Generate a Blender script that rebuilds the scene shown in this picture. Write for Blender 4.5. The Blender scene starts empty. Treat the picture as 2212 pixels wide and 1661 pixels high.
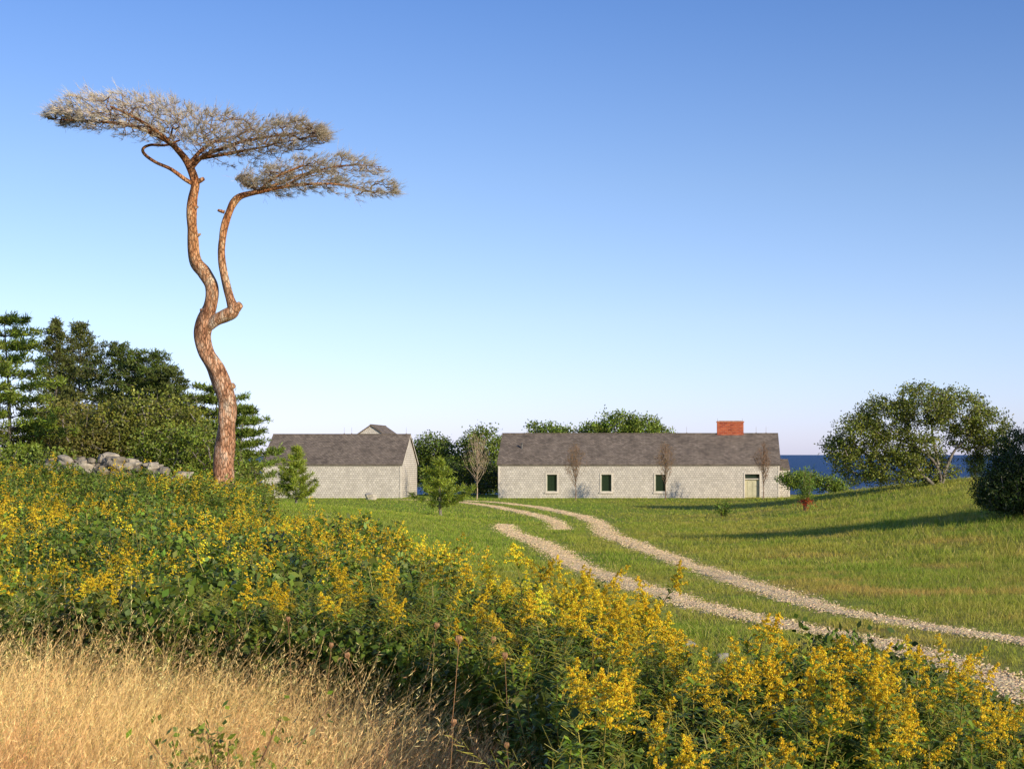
import bpy, math, numpy as np
from mathutils import Vector
rng=np.random.default_rng(11)
S=bpy.context.scene
COL=S.collection
# ------------------------------------------------------------------ helpers
def sm(t):
    t=np.clip(t,0,1); return t*t*(3-2*t)
def nz(x,y,s,seed=0):
    r=np.random.default_rng(seed+100); o=0; a=1; tot=0
    for k in range(5):
        th=r.uniform(0,6.28,3); ph=r.uniform(0,6.28,3); f=6.283/s*(1.7**k)
        v=0
        for j in range(3): v=v+np.sin(f*(x*math.cos(th[j])+y*math.sin(th[j]))+ph[j]+1.3*np.sin(f*.6*(x*math.sin(th[j])-y*math.cos(th[j]))+ph[2-j]))
        o=o+a*v/3; tot+=a; a*=.62
    return o/tot*1.6
_py=np.arange(-100,400,.5)
_pz=np.interp(_py,[-100,10,12.2,13.9,16.5,19.9,25.7,34.9,46.9,58.4,70.3,82.5,97,128,150,175,400],[1.7,1.7,1.65,1.6,1.45,1.3,1.05,.75,.5,.3,.15,.05,0,0,-4,-10,-12])
_k=np.hanning(9);_k/=_k.sum(); _pz2=np.convolve(_pz,_k,'same'); _pz2[:6]=1.7; _pz2[-6:]=-12
def g(x,y):
    x=np.asarray(x,float); y=np.asarray(y,float)
    z=np.interp(y,_py,_pz2)
    z=z+2.0*sm((x-0)/20)*sm((y-18)/34)*(1-sm((y-90)/28))
    z=z+1.2*sm((-x-6)/14)*sm((y-14)/20)*(1-sm((y-60)/28))
    return z+.035*nz(x,y,9,3)*sm((y-12)/10)*(1-sm((y-105)/10))
def unit(a): return a/np.maximum(np.linalg.norm(a,axis=-1,keepdims=True),1e-9)
def rdir(n,r=None): return unit((r or rng).normal(size=(n,3)))
class Geo:
    def __init__(s): s.V=[];s.F=[];s.M=[];s.C=[];s.n=0
    def add(s,v,f,m=0,c=(.5,.5,.5)):
        v=np.asarray(v,float).reshape(-1,3); f=np.asarray(f,int).reshape(-1,4)
        s.V.append(v); s.F.append(f+s.n); s.M.append(np.broadcast_to(np.asarray(m),(len(f),)))
        c=np.asarray(c,float); s.C.append(np.broadcast_to(c,(len(v),3))); s.n+=len(v); return s
    def arrays(s): return np.concatenate(s.V),np.concatenate(s.F),np.concatenate(s.M),np.concatenate(s.C)
    def mesh(s,name,mats,smooth=False):
        V,F,M,C=s.arrays(); me=bpy.data.meshes.new(name)
        me.vertices.add(len(V)); me.vertices.foreach_set('co',V.astype(np.float32).ravel())
        me.loops.add(F.size); me.loops.foreach_set('vertex_index',F.astype(np.int32).ravel())
        me.polygons.add(len(F)); me.polygons.foreach_set('loop_start',np.arange(0,F.size,4,dtype=np.int32))
        for m in mats: me.materials.append(m)
        me.polygons.foreach_set('material_index',M.astype(np.int32))
        me.polygons.foreach_set('use_smooth',np.full(len(F),smooth))
        a=me.color_attributes.new('col','FLOAT_COLOR','POINT')
        a.data.foreach_set('color',np.concatenate([C,np.ones((len(C),1))],1).astype(np.float32).ravel())
        me.update(); return me
    def obj(s,name,mats,parent=None,smooth=False,**kw):
        o=bpy.data.objects.new(name,s.mesh(name,mats,smooth)); COL.objects.link(o)
        if parent is not None: o.parent=parent
        for k,v in kw.items(): o[k]=v
        return o
def thing(name,loc,label,cat,rot=0,scale=1,group=None):
    e=bpy.data.objects.new(name,None); COL.objects.link(e); e.empty_display_size=.3
    e.location=loc; e.rotation_euler=(0,0,rot); e.scale=(scale,)*3
    e['label']=label; e['category']=cat
    if group: e['group']=group
    return e
def dup(e,loc,rot=0,scale=1,label=None,tilt=(0,0)):
    n=e.copy(); COL.objects.link(n); n.location=loc; n.rotation_euler=(tilt[0],tilt[1],rot); n.scale=(scale,)*3
    if label: n['label']=label
    for c in e.children:
        d=c.copy(); COL.objects.link(d); d.parent=n
    return n
def box(G,x0,x1,y0,y1,z0,z1,m=0,c=(.5,.5,.5)):
    v=[(x0,y0,z0),(x1,y0,z0),(x1,y1,z0),(x0,y1,z0),(x0,y0,z1),(x1,y0,z1),(x1,y1,z1),(x0,y1,z1)]
    G.add(v,[(0,3,2,1),(4,5,6,7),(0,1,5,4),(1,2,6,5),(2,3,7,6),(3,0,4,7)],m,c)
def catmull(P,n):
    P=np.asarray(P,float); Q=np.vstack([2*P[0]-P[1],P,2*P[-1]-P[-2]]); out=[]
    for i in range(1,len(Q)-2):
        t=np.linspace(0,1,n,endpoint=False)[:,None]
        a,b,c,d=Q[i-1],Q[i],Q[i+1],Q[i+2]
        out.append(.5*((2*b)+(c-a)*t+(2*a-5*b+4*c-d)*t*t+(3*b-a-3*c+d)*t**3))
    out.append(P[-1][None]); return np.vstack(out)
def tube(G,P,R,s=12,m=0,c=(.5,.5,.5),lump=0,seed=0):
    P=np.asarray(P,float);R=np.asarray(R,float);n=len(P)
    T=unit(np.gradient(P,axis=0)); a=np.array([0,1,0.]) 
    A=unit(np.cross(T,a+np.zeros_like(T))); B=np.cross(T,A)
    th=np.linspace(0,2*np.pi,s,endpoint=False)
    rr=R[:,None]*np.ones((1,s))
    if lump:
        L=np.concatenate([[0],np.cumsum(np.linalg.norm(np.diff(P,axis=0),axis=1))])[:,None]
        r=np.random.default_rng(seed)
        f=0
        for k in range(7):
            q=r.integers(1,5); f=f+np.sin(q*th[None]+L*r.uniform(1.5,9)+r.uniform(0,6))/ (1+.4*k)
        rr=rr*(1+lump*f)
    V=P[:,None]+rr[...,None]*(np.cos(th)[None,:,None]*A[:,None]+np.sin(th)[None,:,None]*B[:,None])
    i=np.arange(n-1)[:,None]*s; j=np.arange(s)[None]; jn=(j+1)%s
    F=np.stack([i+j,i+jn,i+s+jn,i+s+j],-1).reshape(-1,4)
    G.add(V.reshape(-1,3),F,m,c)
def cones(G,P0,P1,r0,r1,s=3,m=0,c=(.5,.5,.5)):
    P0=np.asarray(P0,float);P1=np.asarray(P1,float);n=len(P0)
    if n==0: return
    T=unit(P1-P0); a=np.where(np.abs(T[:,2:3])>.9,np.array([[1.,0,0]]),np.array([[0,0,1.]]))
    A=unit(np.cross(T,a));B=np.cross(T,A)
    th=np.linspace(0,2*np.pi,s,endpoint=False)
    ring=np.cos(th)[None,:,None]*A[:,None]+np.sin(th)[None,:,None]*B[:,None]
    r0=np.broadcast_to(r0,(n,))[:,None,None];r1=np.broadcast_to(r1,(n,))[:,None,None]
    V=np.concatenate([P0[:,None]+ring*r0,P1[:,None]+ring*r1],1)
    j=np.arange(s);jn=(j+1)%s
    F=(np.arange(n)[:,None,None]*2*s+np.stack([j,jn,jn+s,j+s],-1)[None]).reshape(-1,4)
    c=np.asarray(c,float)
    if c.ndim==2: c=np.repeat(c,2*s,0)
    G.add(V.reshape(-1,3),F,m,c)
def leafq(G,b,d,L,W,c,m=0,mid=.45,side=None,r=None):
    n=len(b)
    if n==0: return
    if side is None: side=unit(np.cross(d,rdir(n,r)))
    L=np.broadcast_to(L,(n,))[:,None];W=np.broadcast_to(W,(n,))[:,None]
    V=np.stack([b,b+d*L*mid+side*W/2,b+d*L,b+d*L*mid-side*W/2],1)
    F=np.arange(4*n).reshape(n,4)
    c=np.broadcast_to(np.asarray(c,float),(n,3))
    G.add(V.reshape(-1,3),F,m,np.repeat(c,4,0))
def blades(G,P,h,w,lean,c,segs=2,m=0):
    n=len(P); h=np.broadcast_to(h,(n,));w=np.broadcast_to(w,(n,))
    az=rng.uniform(0,6.28,n); sd=np.stack([np.cos(az),np.sin(az),0*az],1)
    rows=[]
    for k in range(segs+1):
        t=k/segs
        c0=P+np.stack([lean[:,0]*t*t,lean[:,1]*t*t,h*t*(1-.12*t)],1)
        ww=(w*(1-.85*t))[:,None]*.5
        rows+= [c0-sd*ww,c0+sd*ww]
    V=np.stack(rows,1); q=2*(segs+1)
    F=np.concatenate([(np.arange(n)*q)[:,None]+np.array([2*k,2*k+1,2*k+3,2*k+2])[None] for k in range(segs)])
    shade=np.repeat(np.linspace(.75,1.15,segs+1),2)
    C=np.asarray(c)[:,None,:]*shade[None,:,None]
    G.add(V.reshape(-1,3),F,m,C.reshape(-1,3))
def jcol(c,n,v=.18,h=.08,r=None):
    r=r or rng
    return np.clip(np.asarray(c)*(1+r.normal(size=(n,1))*v)*(1+r.normal(size=(n,3))*h),.004,.95)
def inpoly(x,y,P):
    P=np.asarray(P);ins=np.zeros(len(x),bool);n=len(P)
    for i in range(n):
        x0,y0=P[i];x1,y1=P[(i+1)%n]
        c=((y0>y)!=(y1>y)); 
        if y1!=y0: ins^=c&(x<(x1-x0)*(y-y0)/(y1-y0)+x0)
    return ins
def scatter(G,tmpl,P,rot,sc,tilt,tint):
    V,F,M,C=tmpl.arrays(); n=len(P)
    if n==0:return
    c,s=np.cos(rot),np.sin(rot)
    X=V[None]*sc[:,None,None]
    x=X[...,0]*c[:,None]-X[...,1]*s[:,None]; y=X[...,0]*s[:,None]+X[...,1]*c[:,None]; z=X[...,2]
    x=x+tilt[:,0:1]*z; y=y+tilt[:,1:2]*z
    W=np.stack([x,y,z],-1)+P[:,None]
    FF=F[None]+(np.arange(n)*len(V))[:,None,None]
    G.add(W.reshape(-1,3),FF.reshape(-1,4),np.tile(M,n),np.clip(C[None]*tint[:,None],0,.95).reshape(-1,3))
# ------------------------------------------------------------------ materials
def newmat(name):
    m=bpy.data.materials.new(name); m.use_nodes=True; nt=m.node_tree; N=nt.nodes; L=nt.links
    return m,nt,N,L,N['Principled BSDF']
def attr_mat(name,rough=.7,trans=0,noise=0,nscale=5,bump=0,spec=.3,mult=(1,1,1)):
    m,nt,N,L,b=newmat(name); a=N.new('ShaderNodeAttribute'); a.attribute_name='col'
    b.inputs['Roughness'].default_value=rough; b.inputs['Specular IOR Level'].default_value=spec
    src=a.outputs['Color']
    if mult!=(1,1,1):
        x=N.new('ShaderNodeMix');x.data_type='RGBA';x.blend_type='MULTIPLY';x.inputs[0].default_value=1
        L.new(src,x.inputs[6]);x.inputs[7].default_value=(*mult,1);src=x.outputs[2]
    if noise:
        t=N.new('ShaderNodeTexCoord');n=N.new('ShaderNodeTexNoise'); n.inputs['Scale'].default_value=nscale; n.inputs['Detail'].default_value=6
        L.new(t.outputs['Object'],n.inputs['Vector'])
        r=N.new('ShaderNodeMapRange'); r.inputs[1].default_value=.3;r.inputs[2].default_value=.7; r.inputs[3].default_value=1-noise; r.inputs[4].default_value=1+noise
        L.new(n.outputs['Fac'],r.inputs[0])
        x=N.new('ShaderNodeMix');x.data_type='RGBA';x.blend_type='MULTIPLY';x.inputs[0].default_value=1
        L.new(src,x.inputs[6]);L.new(r.outputs[0],x.inputs[7]);src=x.outputs[2]
        if bump:
            bp=N.new('ShaderNodeBump');bp.inputs['Strength'].default_value=.8;bp.inputs['Distance'].default_value=bump
            L.new(n.outputs['Fac'],bp.inputs['Height']);L.new(bp.outputs[0],b.inputs['Normal'])
    L.new(src,b.inputs['Base Color'])
    if trans:
        tr=N.new('ShaderNodeBsdfTranslucent');L.new(src,tr.inputs['Color']);mx=N.new('ShaderNodeMixShader');mx.inputs[0].default_value=trans
        L.new(b.outputs[0],mx.inputs[1]);L.new(tr.outputs[0],mx.inputs[2]);L.new(mx.outputs[0],N['Material Output'].inputs['Surface'])
    return m
FOL=attr_mat('foliage',.5,.28,spec=.35,mult=(2.1,1.85,1.05))
GRS=attr_mat('grass_blade',.6,.3,spec=.2,mult=(1.6,1.6,1.1))
STRAW=attr_mat('straw_blade',.55,.3,spec=.3,mult=(1.5,1.42,1.25))
FLW=attr_mat('flower',.8,.3,spec=.1)
TWG=attr_mat('twig',.85,0,spec=.15,mult=(1.3,1.22,1.1))
STN=attr_mat('stone',.85,0,.3,6,.03,spec=.2,mult=(1.2,1.15,1.1))
PEB=attr_mat('pebble',.85,0,spec=.2)
TRIM=attr_mat('painted_trim',.6,0,.12,3,spec=.3)
MET=attr_mat('weathered_metal',.45,0,.1,9,spec=.5)
def bark_mat(name,c1,c2,c3,sc=(9,9,2.2),d=.03,crack=.4,ps=(.3,.5,.72)):
    m,nt,N,L,b=newmat(name); t=N.new('ShaderNodeTexCoord');mp=N.new('ShaderNodeMapping');mp.inputs['Scale'].default_value=sc
    L.new(t.outputs['Object'],mp.inputs['Vector'])
    v=N.new('ShaderNodeTexVoronoi');v.feature='DISTANCE_TO_EDGE';v.inputs['Scale'].default_value=1.3
    n=N.new('ShaderNodeTexNoise');n.inputs['Scale'].default_value=.45;n.inputs['Detail'].default_value=12;n.inputs['Roughness'].default_value=.75
    L.new(mp.outputs[0],n.inputs['Vector'])
    ad=N.new('ShaderNodeMix');ad.data_type='RGBA';ad.blend_type='ADD';ad.inputs[0].default_value=1.2;L.new(mp.outputs[0],ad.inputs[6]);L.new(n.outputs['Color'],ad.inputs[7])
    L.new(ad.outputs[2],v.inputs['Vector'])
    cr=N.new('ShaderNodeValToRGB');e=cr.color_ramp.elements;e[0].position=ps[0];e[0].color=(*c1,1);e[1].position=ps[2];e[1].color=(*c3,1);q=e.new(ps[1]);q.color=(*c2,1)
    L.new(n.outputs['Fac'],cr.inputs[0])
    r=N.new('ShaderNodeMapRange');r.inputs[1].default_value=0;r.inputs[2].default_value=.14;r.inputs[3].default_value=crack;r.inputs[4].default_value=1
    L.new(v.outputs['Distance'],r.inputs[0])
    x=N.new('ShaderNodeMix');x.data_type='RGBA';x.blend_type='MULTIPLY';x.inputs[0].default_value=1;L.new(cr.outputs[0],x.inputs[6]);L.new(r.outputs[0],x.inputs[7])
    a=N.new('ShaderNodeAttribute');a.attribute_name='col';x2=N.new('ShaderNodeMix');x2.data_type='RGBA';x2.blend_type='MULTIPLY';x2.inputs[0].default_value=1
    L.new(x.outputs[2],x2.inputs[6]);L.new(a.outputs['Color'],x2.inputs[7]);L.new(x2.outputs[2],b.inputs['Base Color'])
    mt=N.new('ShaderNodeMath');mt.operation='ADD';L.new(r.outputs[0],mt.inputs[0]);L.new(n.outputs['Fac'],mt.inputs[1])
    bp=N.new('ShaderNodeBump');bp.inputs['Strength'].default_value=1;bp.inputs['Distance'].default_value=d;L.new(mt.outputs[0],bp.inputs['Height']);L.new(bp.outputs[0],b.inputs['Normal'])
    b.inputs['Roughness'].default_value=.9;b.inputs['Specular IOR Level'].default_value=.15
    return m
PBARK=bark_mat('pine_bark',(.20,.075,.04),(.56,.29,.16),(.76,.59,.44),(12,12,3.6),.035,.42,(.36,.50,.64))
GBARK=bark_mat('grey_bark',(.13,.11,.09),(.26,.22,.18),(.42,.38,.33),d=.015)
def shingle(name,c1,c2,mort,bw,rh,var=.35,kz=1.0,ms=.011):
    m,nt,N,L,b=newmat(name);t=N.new('ShaderNodeTexCoord');sp=N.new('ShaderNodeSeparateXYZ');L.new(t.outputs['Object'],sp.inputs[0])
    ad=N.new('ShaderNodeMath');ad.operation='ADD';L.new(sp.outputs[0],ad.inputs[0]);L.new(sp.outputs[1],ad.inputs[1])
    ml=N.new('ShaderNodeMath');ml.operation='MULTIPLY';ml.inputs[1].default_value=kz;L.new(sp.outputs[2],ml.inputs[0])
    cb=N.new('ShaderNodeCombineXYZ');L.new(ad.outputs[0] if kz==1 else sp.outputs[0],cb.inputs[0]);L.new(ml.outputs[0],cb.inputs[1])
    br=N.new('ShaderNodeTexBrick');br.inputs['Scale'].default_value=1;br.inputs['Brick Width'].default_value=bw;br.inputs['Row Height'].default_value=rh
    br.inputs['Mortar Size'].default_value=ms;br.inputs['Mortar Smooth'].default_value=.3;br.inputs['Bias'].default_value=0
    br.inputs['Color1'].default_value=(*c1,1);br.inputs['Color2'].default_value=(*c2,1);br.inputs['Mortar'].default_value=(*mort,1)
    L.new(cb.outputs[0],br.inputs['Vector'])
    n=N.new('ShaderNodeTexNoise');n.inputs['Scale'].default_value=.9;n.inputs['Detail'].default_value=8;n.inputs['Roughness'].default_value=.7;L.new(t.outputs['Object'],n.inputs['Vector'])
    r=N.new('ShaderNodeMapRange');r.inputs[1].default_value=.3;r.inputs[2].default_value=.7;r.inputs[3].default_value=1-var;r.inputs[4].default_value=1+var*.6;L.new(n.outputs['Fac'],r.inputs[0])
    x=N.new('ShaderNodeMix');x.data_type='RGBA';x.blend_type='MULTIPLY';x.inputs[0].default_value=1;L.new(br.outputs['Color'],x.inputs[6]);L.new(r.outputs[0],x.inputs[7])
    L.new(x.outputs[2],b.inputs['Base Color'])
    bp=N.new('ShaderNodeBump');bp.inputs['Strength'].default_value=.5;bp.inputs['Distance'].default_value=.015;bp.invert=True;L.new(br.outputs['Fac'],bp.inputs['Height']);L.new(bp.outputs[0],b.inputs['Normal'])
    b.inputs['Roughness'].default_value=.85;b.inputs['Specular IOR Level'].default_value=.2
    return m
WALL=shingle('cedar_shingle_wall',(.72,.645,.555),(.55,.49,.42),(.27,.23,.19),.20,.165,.13,1.0,.013)
ROOF=shingle('wood_shingle_roof',(.27,.215,.17),(.16,.128,.104),(.06,.047,.037),.24,.15,.35,1.75)
BRICK=shingle('red_brick',(.56,.13,.05),(.34,.06,.028),(.42,.24,.16),.34,.13,.3,1.0,.012)
gm,nt,N,L,b=newmat('window_glass');b.inputs['Base Color'].default_value=(.02,.035,.02,1);b.inputs['Roughness'].default_value=.08;b.inputs['Specular IOR Level'].default_value=.6
nn=N.new('ShaderNodeTexNoise');nn.inputs['Scale'].default_value=1.5;bb=N.new('ShaderNodeBump');bb.inputs['Distance'].default_value=.004;L.new(nn.outputs['Fac'],bb.inputs['Height']);L.new(bb.outputs[0],b.inputs['Normal'])
GLASS=gm
m,nt,N,L,b=newmat('meadow_soil');a=N.new('ShaderNodeAttribute');a.attribute_name='col';t=N.new('ShaderNodeTexCoord')
n=N.new('ShaderNodeTexNoise');n.inputs['Scale'].default_value=2.2;n.inputs['Detail'].default_value=12;n.inputs['Roughness'].default_value=.75;L.new(t.outputs['Object'],n.inputs['Vector'])
r=N.new('ShaderNodeMapRange');r.inputs[1].default_value=.3;r.inputs[2].default_value=.7;r.inputs[3].default_value=.6;r.inputs[4].default_value=1.4;L.new(n.outputs['Fac'],r.inputs[0])
x=N.new('ShaderNodeMix');x.data_type='RGBA';x.blend_type='MULTIPLY';x.inputs[0].default_value=1;L.new(a.outputs['Color'],x.inputs[6]);L.new(r.outputs[0],x.inputs[7]);L.new(x.outputs[2],b.inputs['Base Color'])
bp=N.new('ShaderNodeBump');bp.inputs['Distance'].default_value=.12;bp.inputs['Strength'].default_value=.9;L.new(n.outputs['Fac'],bp.inputs['Height']);L.new(bp.outputs[0],b.inputs['Normal']);b.inputs['Roughness'].default_value=.95;b.inputs['Specular IOR Level'].default_value=.1
SOIL=m
m,nt,N,L,b=newmat('gravel');t=N.new('ShaderNodeTexCoord');v=N.new('ShaderNodeTexVoronoi');v.inputs['Scale'].default_value=32;L.new(t.outputs['Object'],v.inputs['Vector'])
cr=N.new('ShaderNodeValToRGB');e=cr.color_ramp.elements;e[0].color=(.48,.33,.17,1);e[1].color=(.90,.73,.47,1);e.new(.5).color=(.76,.58,.34,1);sp=N.new('ShaderNodeSeparateColor');L.new(v.outputs['Color'],sp.inputs[0]);L.new(sp.outputs[0],cr.inputs[0]);
n=N.new('ShaderNodeTexNoise');n.inputs['Scale'].default_value=2.2;n.inputs['Detail'].default_value=10;n.inputs['Roughness'].default_value=.7;L.new(t.outputs['Object'],n.inputs['Vector'])
r=N.new('ShaderNodeMapRange');r.inputs[1].default_value=.3;r.inputs[2].default_value=.7;r.inputs[3].default_value=.55;r.inputs[4].default_value=1.15;L.new(n.outputs['Fac'],r.inputs[0])
x=N.new('ShaderNodeMix');x.data_type='RGBA';x.blend_type='MULTIPLY';x.inputs[0].default_value=1;L.new(cr.outputs[0],x.inputs[6]);L.new(r.outputs[0],x.inputs[7]);L.new(x.outputs[2],b.inputs['Base Color'])
bp=N.new('ShaderNodeBump');bp.inputs['Distance'].default_value=.01;bp.inputs['Strength'].default_value=.6;bp.invert=True;L.new(v.outputs['Distance'],bp.inputs['Height']);L.new(bp.outputs[0],b.inputs['Normal']);b.inputs['Roughness'].default_value=.95;b.inputs['Specular IOR Level'].default_value=.1
GRAV=m
m,nt,N,L,b=newmat('sea_water');t=N.new('ShaderNodeTexCoord');mp=N.new('ShaderNodeMapping');mp.inputs['Scale'].default_value=(.25,.6,1);L.new(t.outputs['Object'],mp.inputs[0])
n=N.new('ShaderNodeTexNoise');n.inputs['Scale'].default_value=.5;n.inputs['Detail'].default_value=8;n.inputs['Roughness'].default_value=.65;L.new(mp.outputs[0],n.inputs['Vector'])
cr=N.new('ShaderNodeValToRGB');e=cr.color_ramp.elements;e[0].position=.3;e[0].color=(.006,.03,.10,1);e[1].position=.75;e[1].color=(.02,.08,.22,1);L.new(n.outputs['Fac'],cr.inputs[0]);L.new(cr.outputs[0],b.inputs['Base Color'])
bp=N.new('ShaderNodeBump');bp.inputs['Distance'].default_value=1.2;L.new(n.outputs['Fac'],bp.inputs['Height']);L.new(bp.outputs[0],b.inputs['Normal'])
b.inputs['Roughness'].default_value=.45;b.inputs['Specular IOR Level'].default_value=.12
SEA=m
# ------------------------------------------------------------------ layout zones
THK=[(-60,52),(-24,52),(-17,49),(-13.6,49),(-12.8,44),(-11.4,38.5),(-8.7,31),(-6.2,26.7),(-4.0,20),(-2.6,15),(-1.4,11.4),(-.6,9.4),(-.1,8.2),(.08,7.3),(.3,6.9),(.6,7.4),(1.15,7.2),(1.5,6.5),(1.75,5.6),(3.2,4.2),(3.2,3.2),(-.3,3.2),(-.45,5.5),(-.9,7.0),(-1.6,8.1),(-3,9.1),(-4.5,9.8),(-8,11),(-60,30)]
EY=[6.7,7.4,8.2,9.4,11.4,15,20,26.7,31,38.5,44];EX=[.3,.15,-.1,-.6,-1.4,-2.6,-4,-6.2,-8.7,-11.4,-12.8]
DRY=[(-9,11.4),(-4.5,10.2),(-3,9.5),(-1.6,8.6),(-.9,7.5),(-.25,6.0),(0,3.6),(-9,3.6)]
RUTS=[([(-22,112),(-19,111.3),(-15.9,108.8),(-13,104.6),(-9.9,97),(-6.1,82.5),(-4.1,70.3),(-3.07,58.4),(-1.44,46.9),(.24,34.9),(1.38,25.7),(2.1,19.9),(2.85,16.6),(3.45,14.1),(4.1,10.5),(4.6,6),(4.7,-5)],.66),
([(-17.2,107.5),(-14.4,102.6),(-10.8,91.4),(-7.9,80.4),(-6.3,72),(-5.5,65.5),(-5.1,62)],.62),
([(-8.1,67),(-7.3,61),(-4.37,46.9),(-2.5,35.1),(-.63,25.7),(.45,20),(1.18,17.4),(2.0,13.8),(2.5,10.5),(2.9,6),(3.0,-5)],.66)]
RP=[catmull([(p[0],p[1],0) for p in r[0]],24)[:,:2] for r in RUTS]
def rutdist(x,y):
    d=np.full(len(x),99.)
    for P,(q,w) in zip(RP,RUTS):
        for i in range(0,len(P)-2,2):
            a=P[i];b_=P[i+2];ab=b_-a;L2=(ab**2).sum()+1e-9
            t=np.clip(((x-a[0])*ab[0]+(y-a[1])*ab[1])/L2,0,1)
            d=np.minimum(d,np.hypot(x-a[0]-t*ab[0],y-a[1]-t*ab[1])-w/2*(.62+.38*sm((y-14)/14)))
    return d
def lawncol(x,y):
    n1=nz(x,y,14,5)[:,None];n2=nz(x,y,4,6)[:,None];n3=nz(x*.5,y,9,8)[:,None]
    gr=np.array([.16,.215,.03]);ye=np.array([.28,.25,.055]);br=np.array([.35,.225,.085])
    t=np.clip(.42+.5*n1+.35*n2,0,1); c=gr*(1-t)+ye*t
    dry=np.clip((n2*.7+n3*.7-.12)*1.5,0,1)*sm((x+1)/5)[:,None]*(.35+.65*sm((48-y)/20))[:,None]
    c=c*(1-dry)+br*dry
    lush=(sm((-x-2)/6)*sm((y-22)/15)*.55)[:,None]
    return c*(1-lush)+np.array([.18,.26,.035])*lush
# ------------------------------------------------------------------ ground & sea
xs=np.concatenate([[-6000,-2500,-1000,-400,-200,-120,-80,-60],np.arange(-45,30,.5),[32,36,42,50,70,100,160,300,800,2500,6000]])
ys=np.concatenate([[-3000,-800,-300,-120,-60,-30,-15,-6],np.arange(0,125,.5),np.arange(125,180,2.5),[200,260,400,1000,4000]])
X,Y=np.meshgrid(xs,ys);x=X.ravel();y=Y.ravel();z=g(x,y)
c=lawncol(x,y)*np.array([1.25,1.2,1.0])
rd=rutdist(x,y);k=sm((.6-rd)/.8)[:,None]*.35;c=c*(1-k)+np.array([.38,.30,.14])*k
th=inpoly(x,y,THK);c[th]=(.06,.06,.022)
dr=inpoly(x,y,DRY);c[dr]=(.36,.25,.10)
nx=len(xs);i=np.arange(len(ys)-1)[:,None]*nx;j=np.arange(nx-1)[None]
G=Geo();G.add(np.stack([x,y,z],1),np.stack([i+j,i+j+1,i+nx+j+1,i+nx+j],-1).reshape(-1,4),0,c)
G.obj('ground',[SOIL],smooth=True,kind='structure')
G=Geo();xs=np.array([-40000,-8000,-1500,0,1500,8000,40000.]);ys=np.array([150,400,1500,6000,20000,60000.])
X,Y=np.meshgrid(xs,ys);nx=len(xs);i=np.arange(len(ys)-1)[:,None]*nx;j=np.arange(nx-1)[None]
G.add(np.stack([X.ravel(),Y.ravel(),X.ravel()*0-7],1),np.stack([i+j,i+j+1,i+nx+j+1,i+nx+j],-1).reshape(-1,4))
G.obj('sea',[SEA],kind='structure')
for k,(P,(q,w)) in enumerate(zip(RP,RUTS)):
    seg=np.concatenate([[0],np.cumsum(np.hypot(*np.diff(P,axis=0).T))]);s=np.arange(0,seg[-1],.1)
    px=np.interp(s,seg,P[:,0]);py=np.interp(s,seg,P[:,1]);T=unit(np.stack([np.gradient(px),np.gradient(py)],1));Nn=np.stack([-T[:,1],T[:,0]],1)
    fade=.8+.3*sm((py-25)/50)-.28*sm((24-py)/10)
    if k==0: fade=fade*(.3+.7*sm(s/8))
    if k==1: fade=fade*sm((seg[-1]-s)/22)+.01
    if k==2: fade=fade*sm((s)/16)+.01
    wl=w/2*fade*(1+.35*nz(s,s*0,1.6,k)+.3*rng.normal(size=len(s)));wr=w/2*fade*(1+.35*nz(s,s*0+9,1.9,k+5)+.3*rng.normal(size=len(s)))
    cols=[]
    for t,h in [(-1.15,-.03),(-1,.004),(-.5,.012),(0,.014),(.5,.012),(1,.004),(1.15,-.03)]:
        ww=np.where(t<0,wl,wr)*t
        xx=px+Nn[:,0]*ww;yy=py+Nn[:,1]*ww;cols.append(np.stack([xx,yy,g(xx,yy)+h],1))
    V=np.stack(cols,1);i=np.arange(len(s)-1)[:,None]*7;j=np.arange(6)[None]
    G=Geo();G.add(V.reshape(-1,3),np.stack([i+j,i+7+j,i+7+j+1,i+j+1],-1).reshape(-1,4))
    G.obj('gravel_track',[GRAV],smooth=True,kind='structure')
G=Geo();n=70000;k=rng.choice([0,1,2],n,p=[.46,.12,.42]);pp=[]
for kk in (0,1,2):
    P=RP[kk];P=P[P[:,1]>9];m_=(k==kk).sum();seg=np.concatenate([[0],np.cumsum(np.hypot(*np.diff(P,axis=0).T))])
    s=seg[-1]-seg[-1]*rng.random(m_)**(1.8 if kk!=1 else 1);px=np.interp(s,seg,P[:,0]);py=np.interp(s,seg,P[:,1])
    off=np.clip(rng.normal(size=m_),-3,3)*(.13+.09*sm((py-16)/14));pp.append(np.stack([px+off,py+off*.35*(py<20)+rng.normal(size=m_)*.05],1))
pp=np.vstack(pp);n=len(pp)
cube=np.array([(x,y,z) for z in (-1,1) for y in (-1,1) for x in (-1,1)],float)
V=cube[None]*(1+rng.normal(size=(n,8,3))*.22)*np.array([1,1,.55])*(np.clip(rng.normal(.0065,.003,n),.003,.02)*(1+sm((pp[:,1]-30)/30)*1.2))[:,None,None]
a=rng.uniform(0,6.28,n);V=np.stack([V[...,0]*np.cos(a)[:,None]-V[...,1]*np.sin(a)[:,None],V[...,0]*np.sin(a)[:,None]+V[...,1]*np.cos(a)[:,None],V[...,2]],-1)
V+=np.stack([pp[:,0],pp[:,1],g(pp[:,0],pp[:,1])+.012],1)[:,None]
F=(np.arange(n)[:,None,None]*8+np.array([(0,2,3,1),(4,5,7,6),(0,1,5,4),(1,3,7,5),(3,2,6,7),(2,0,4,6)])[None]).reshape(-1,4)
G.add(V.reshape(-1,3),F,0,np.repeat(jcol((.68,.51,.30),n,.24,.05),8,0))
G.obj('loose_gravel',[PEB],kind='stuff',label='loose tan and cream pebbles strewn along the wheel ruts',category='gravel')
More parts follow.
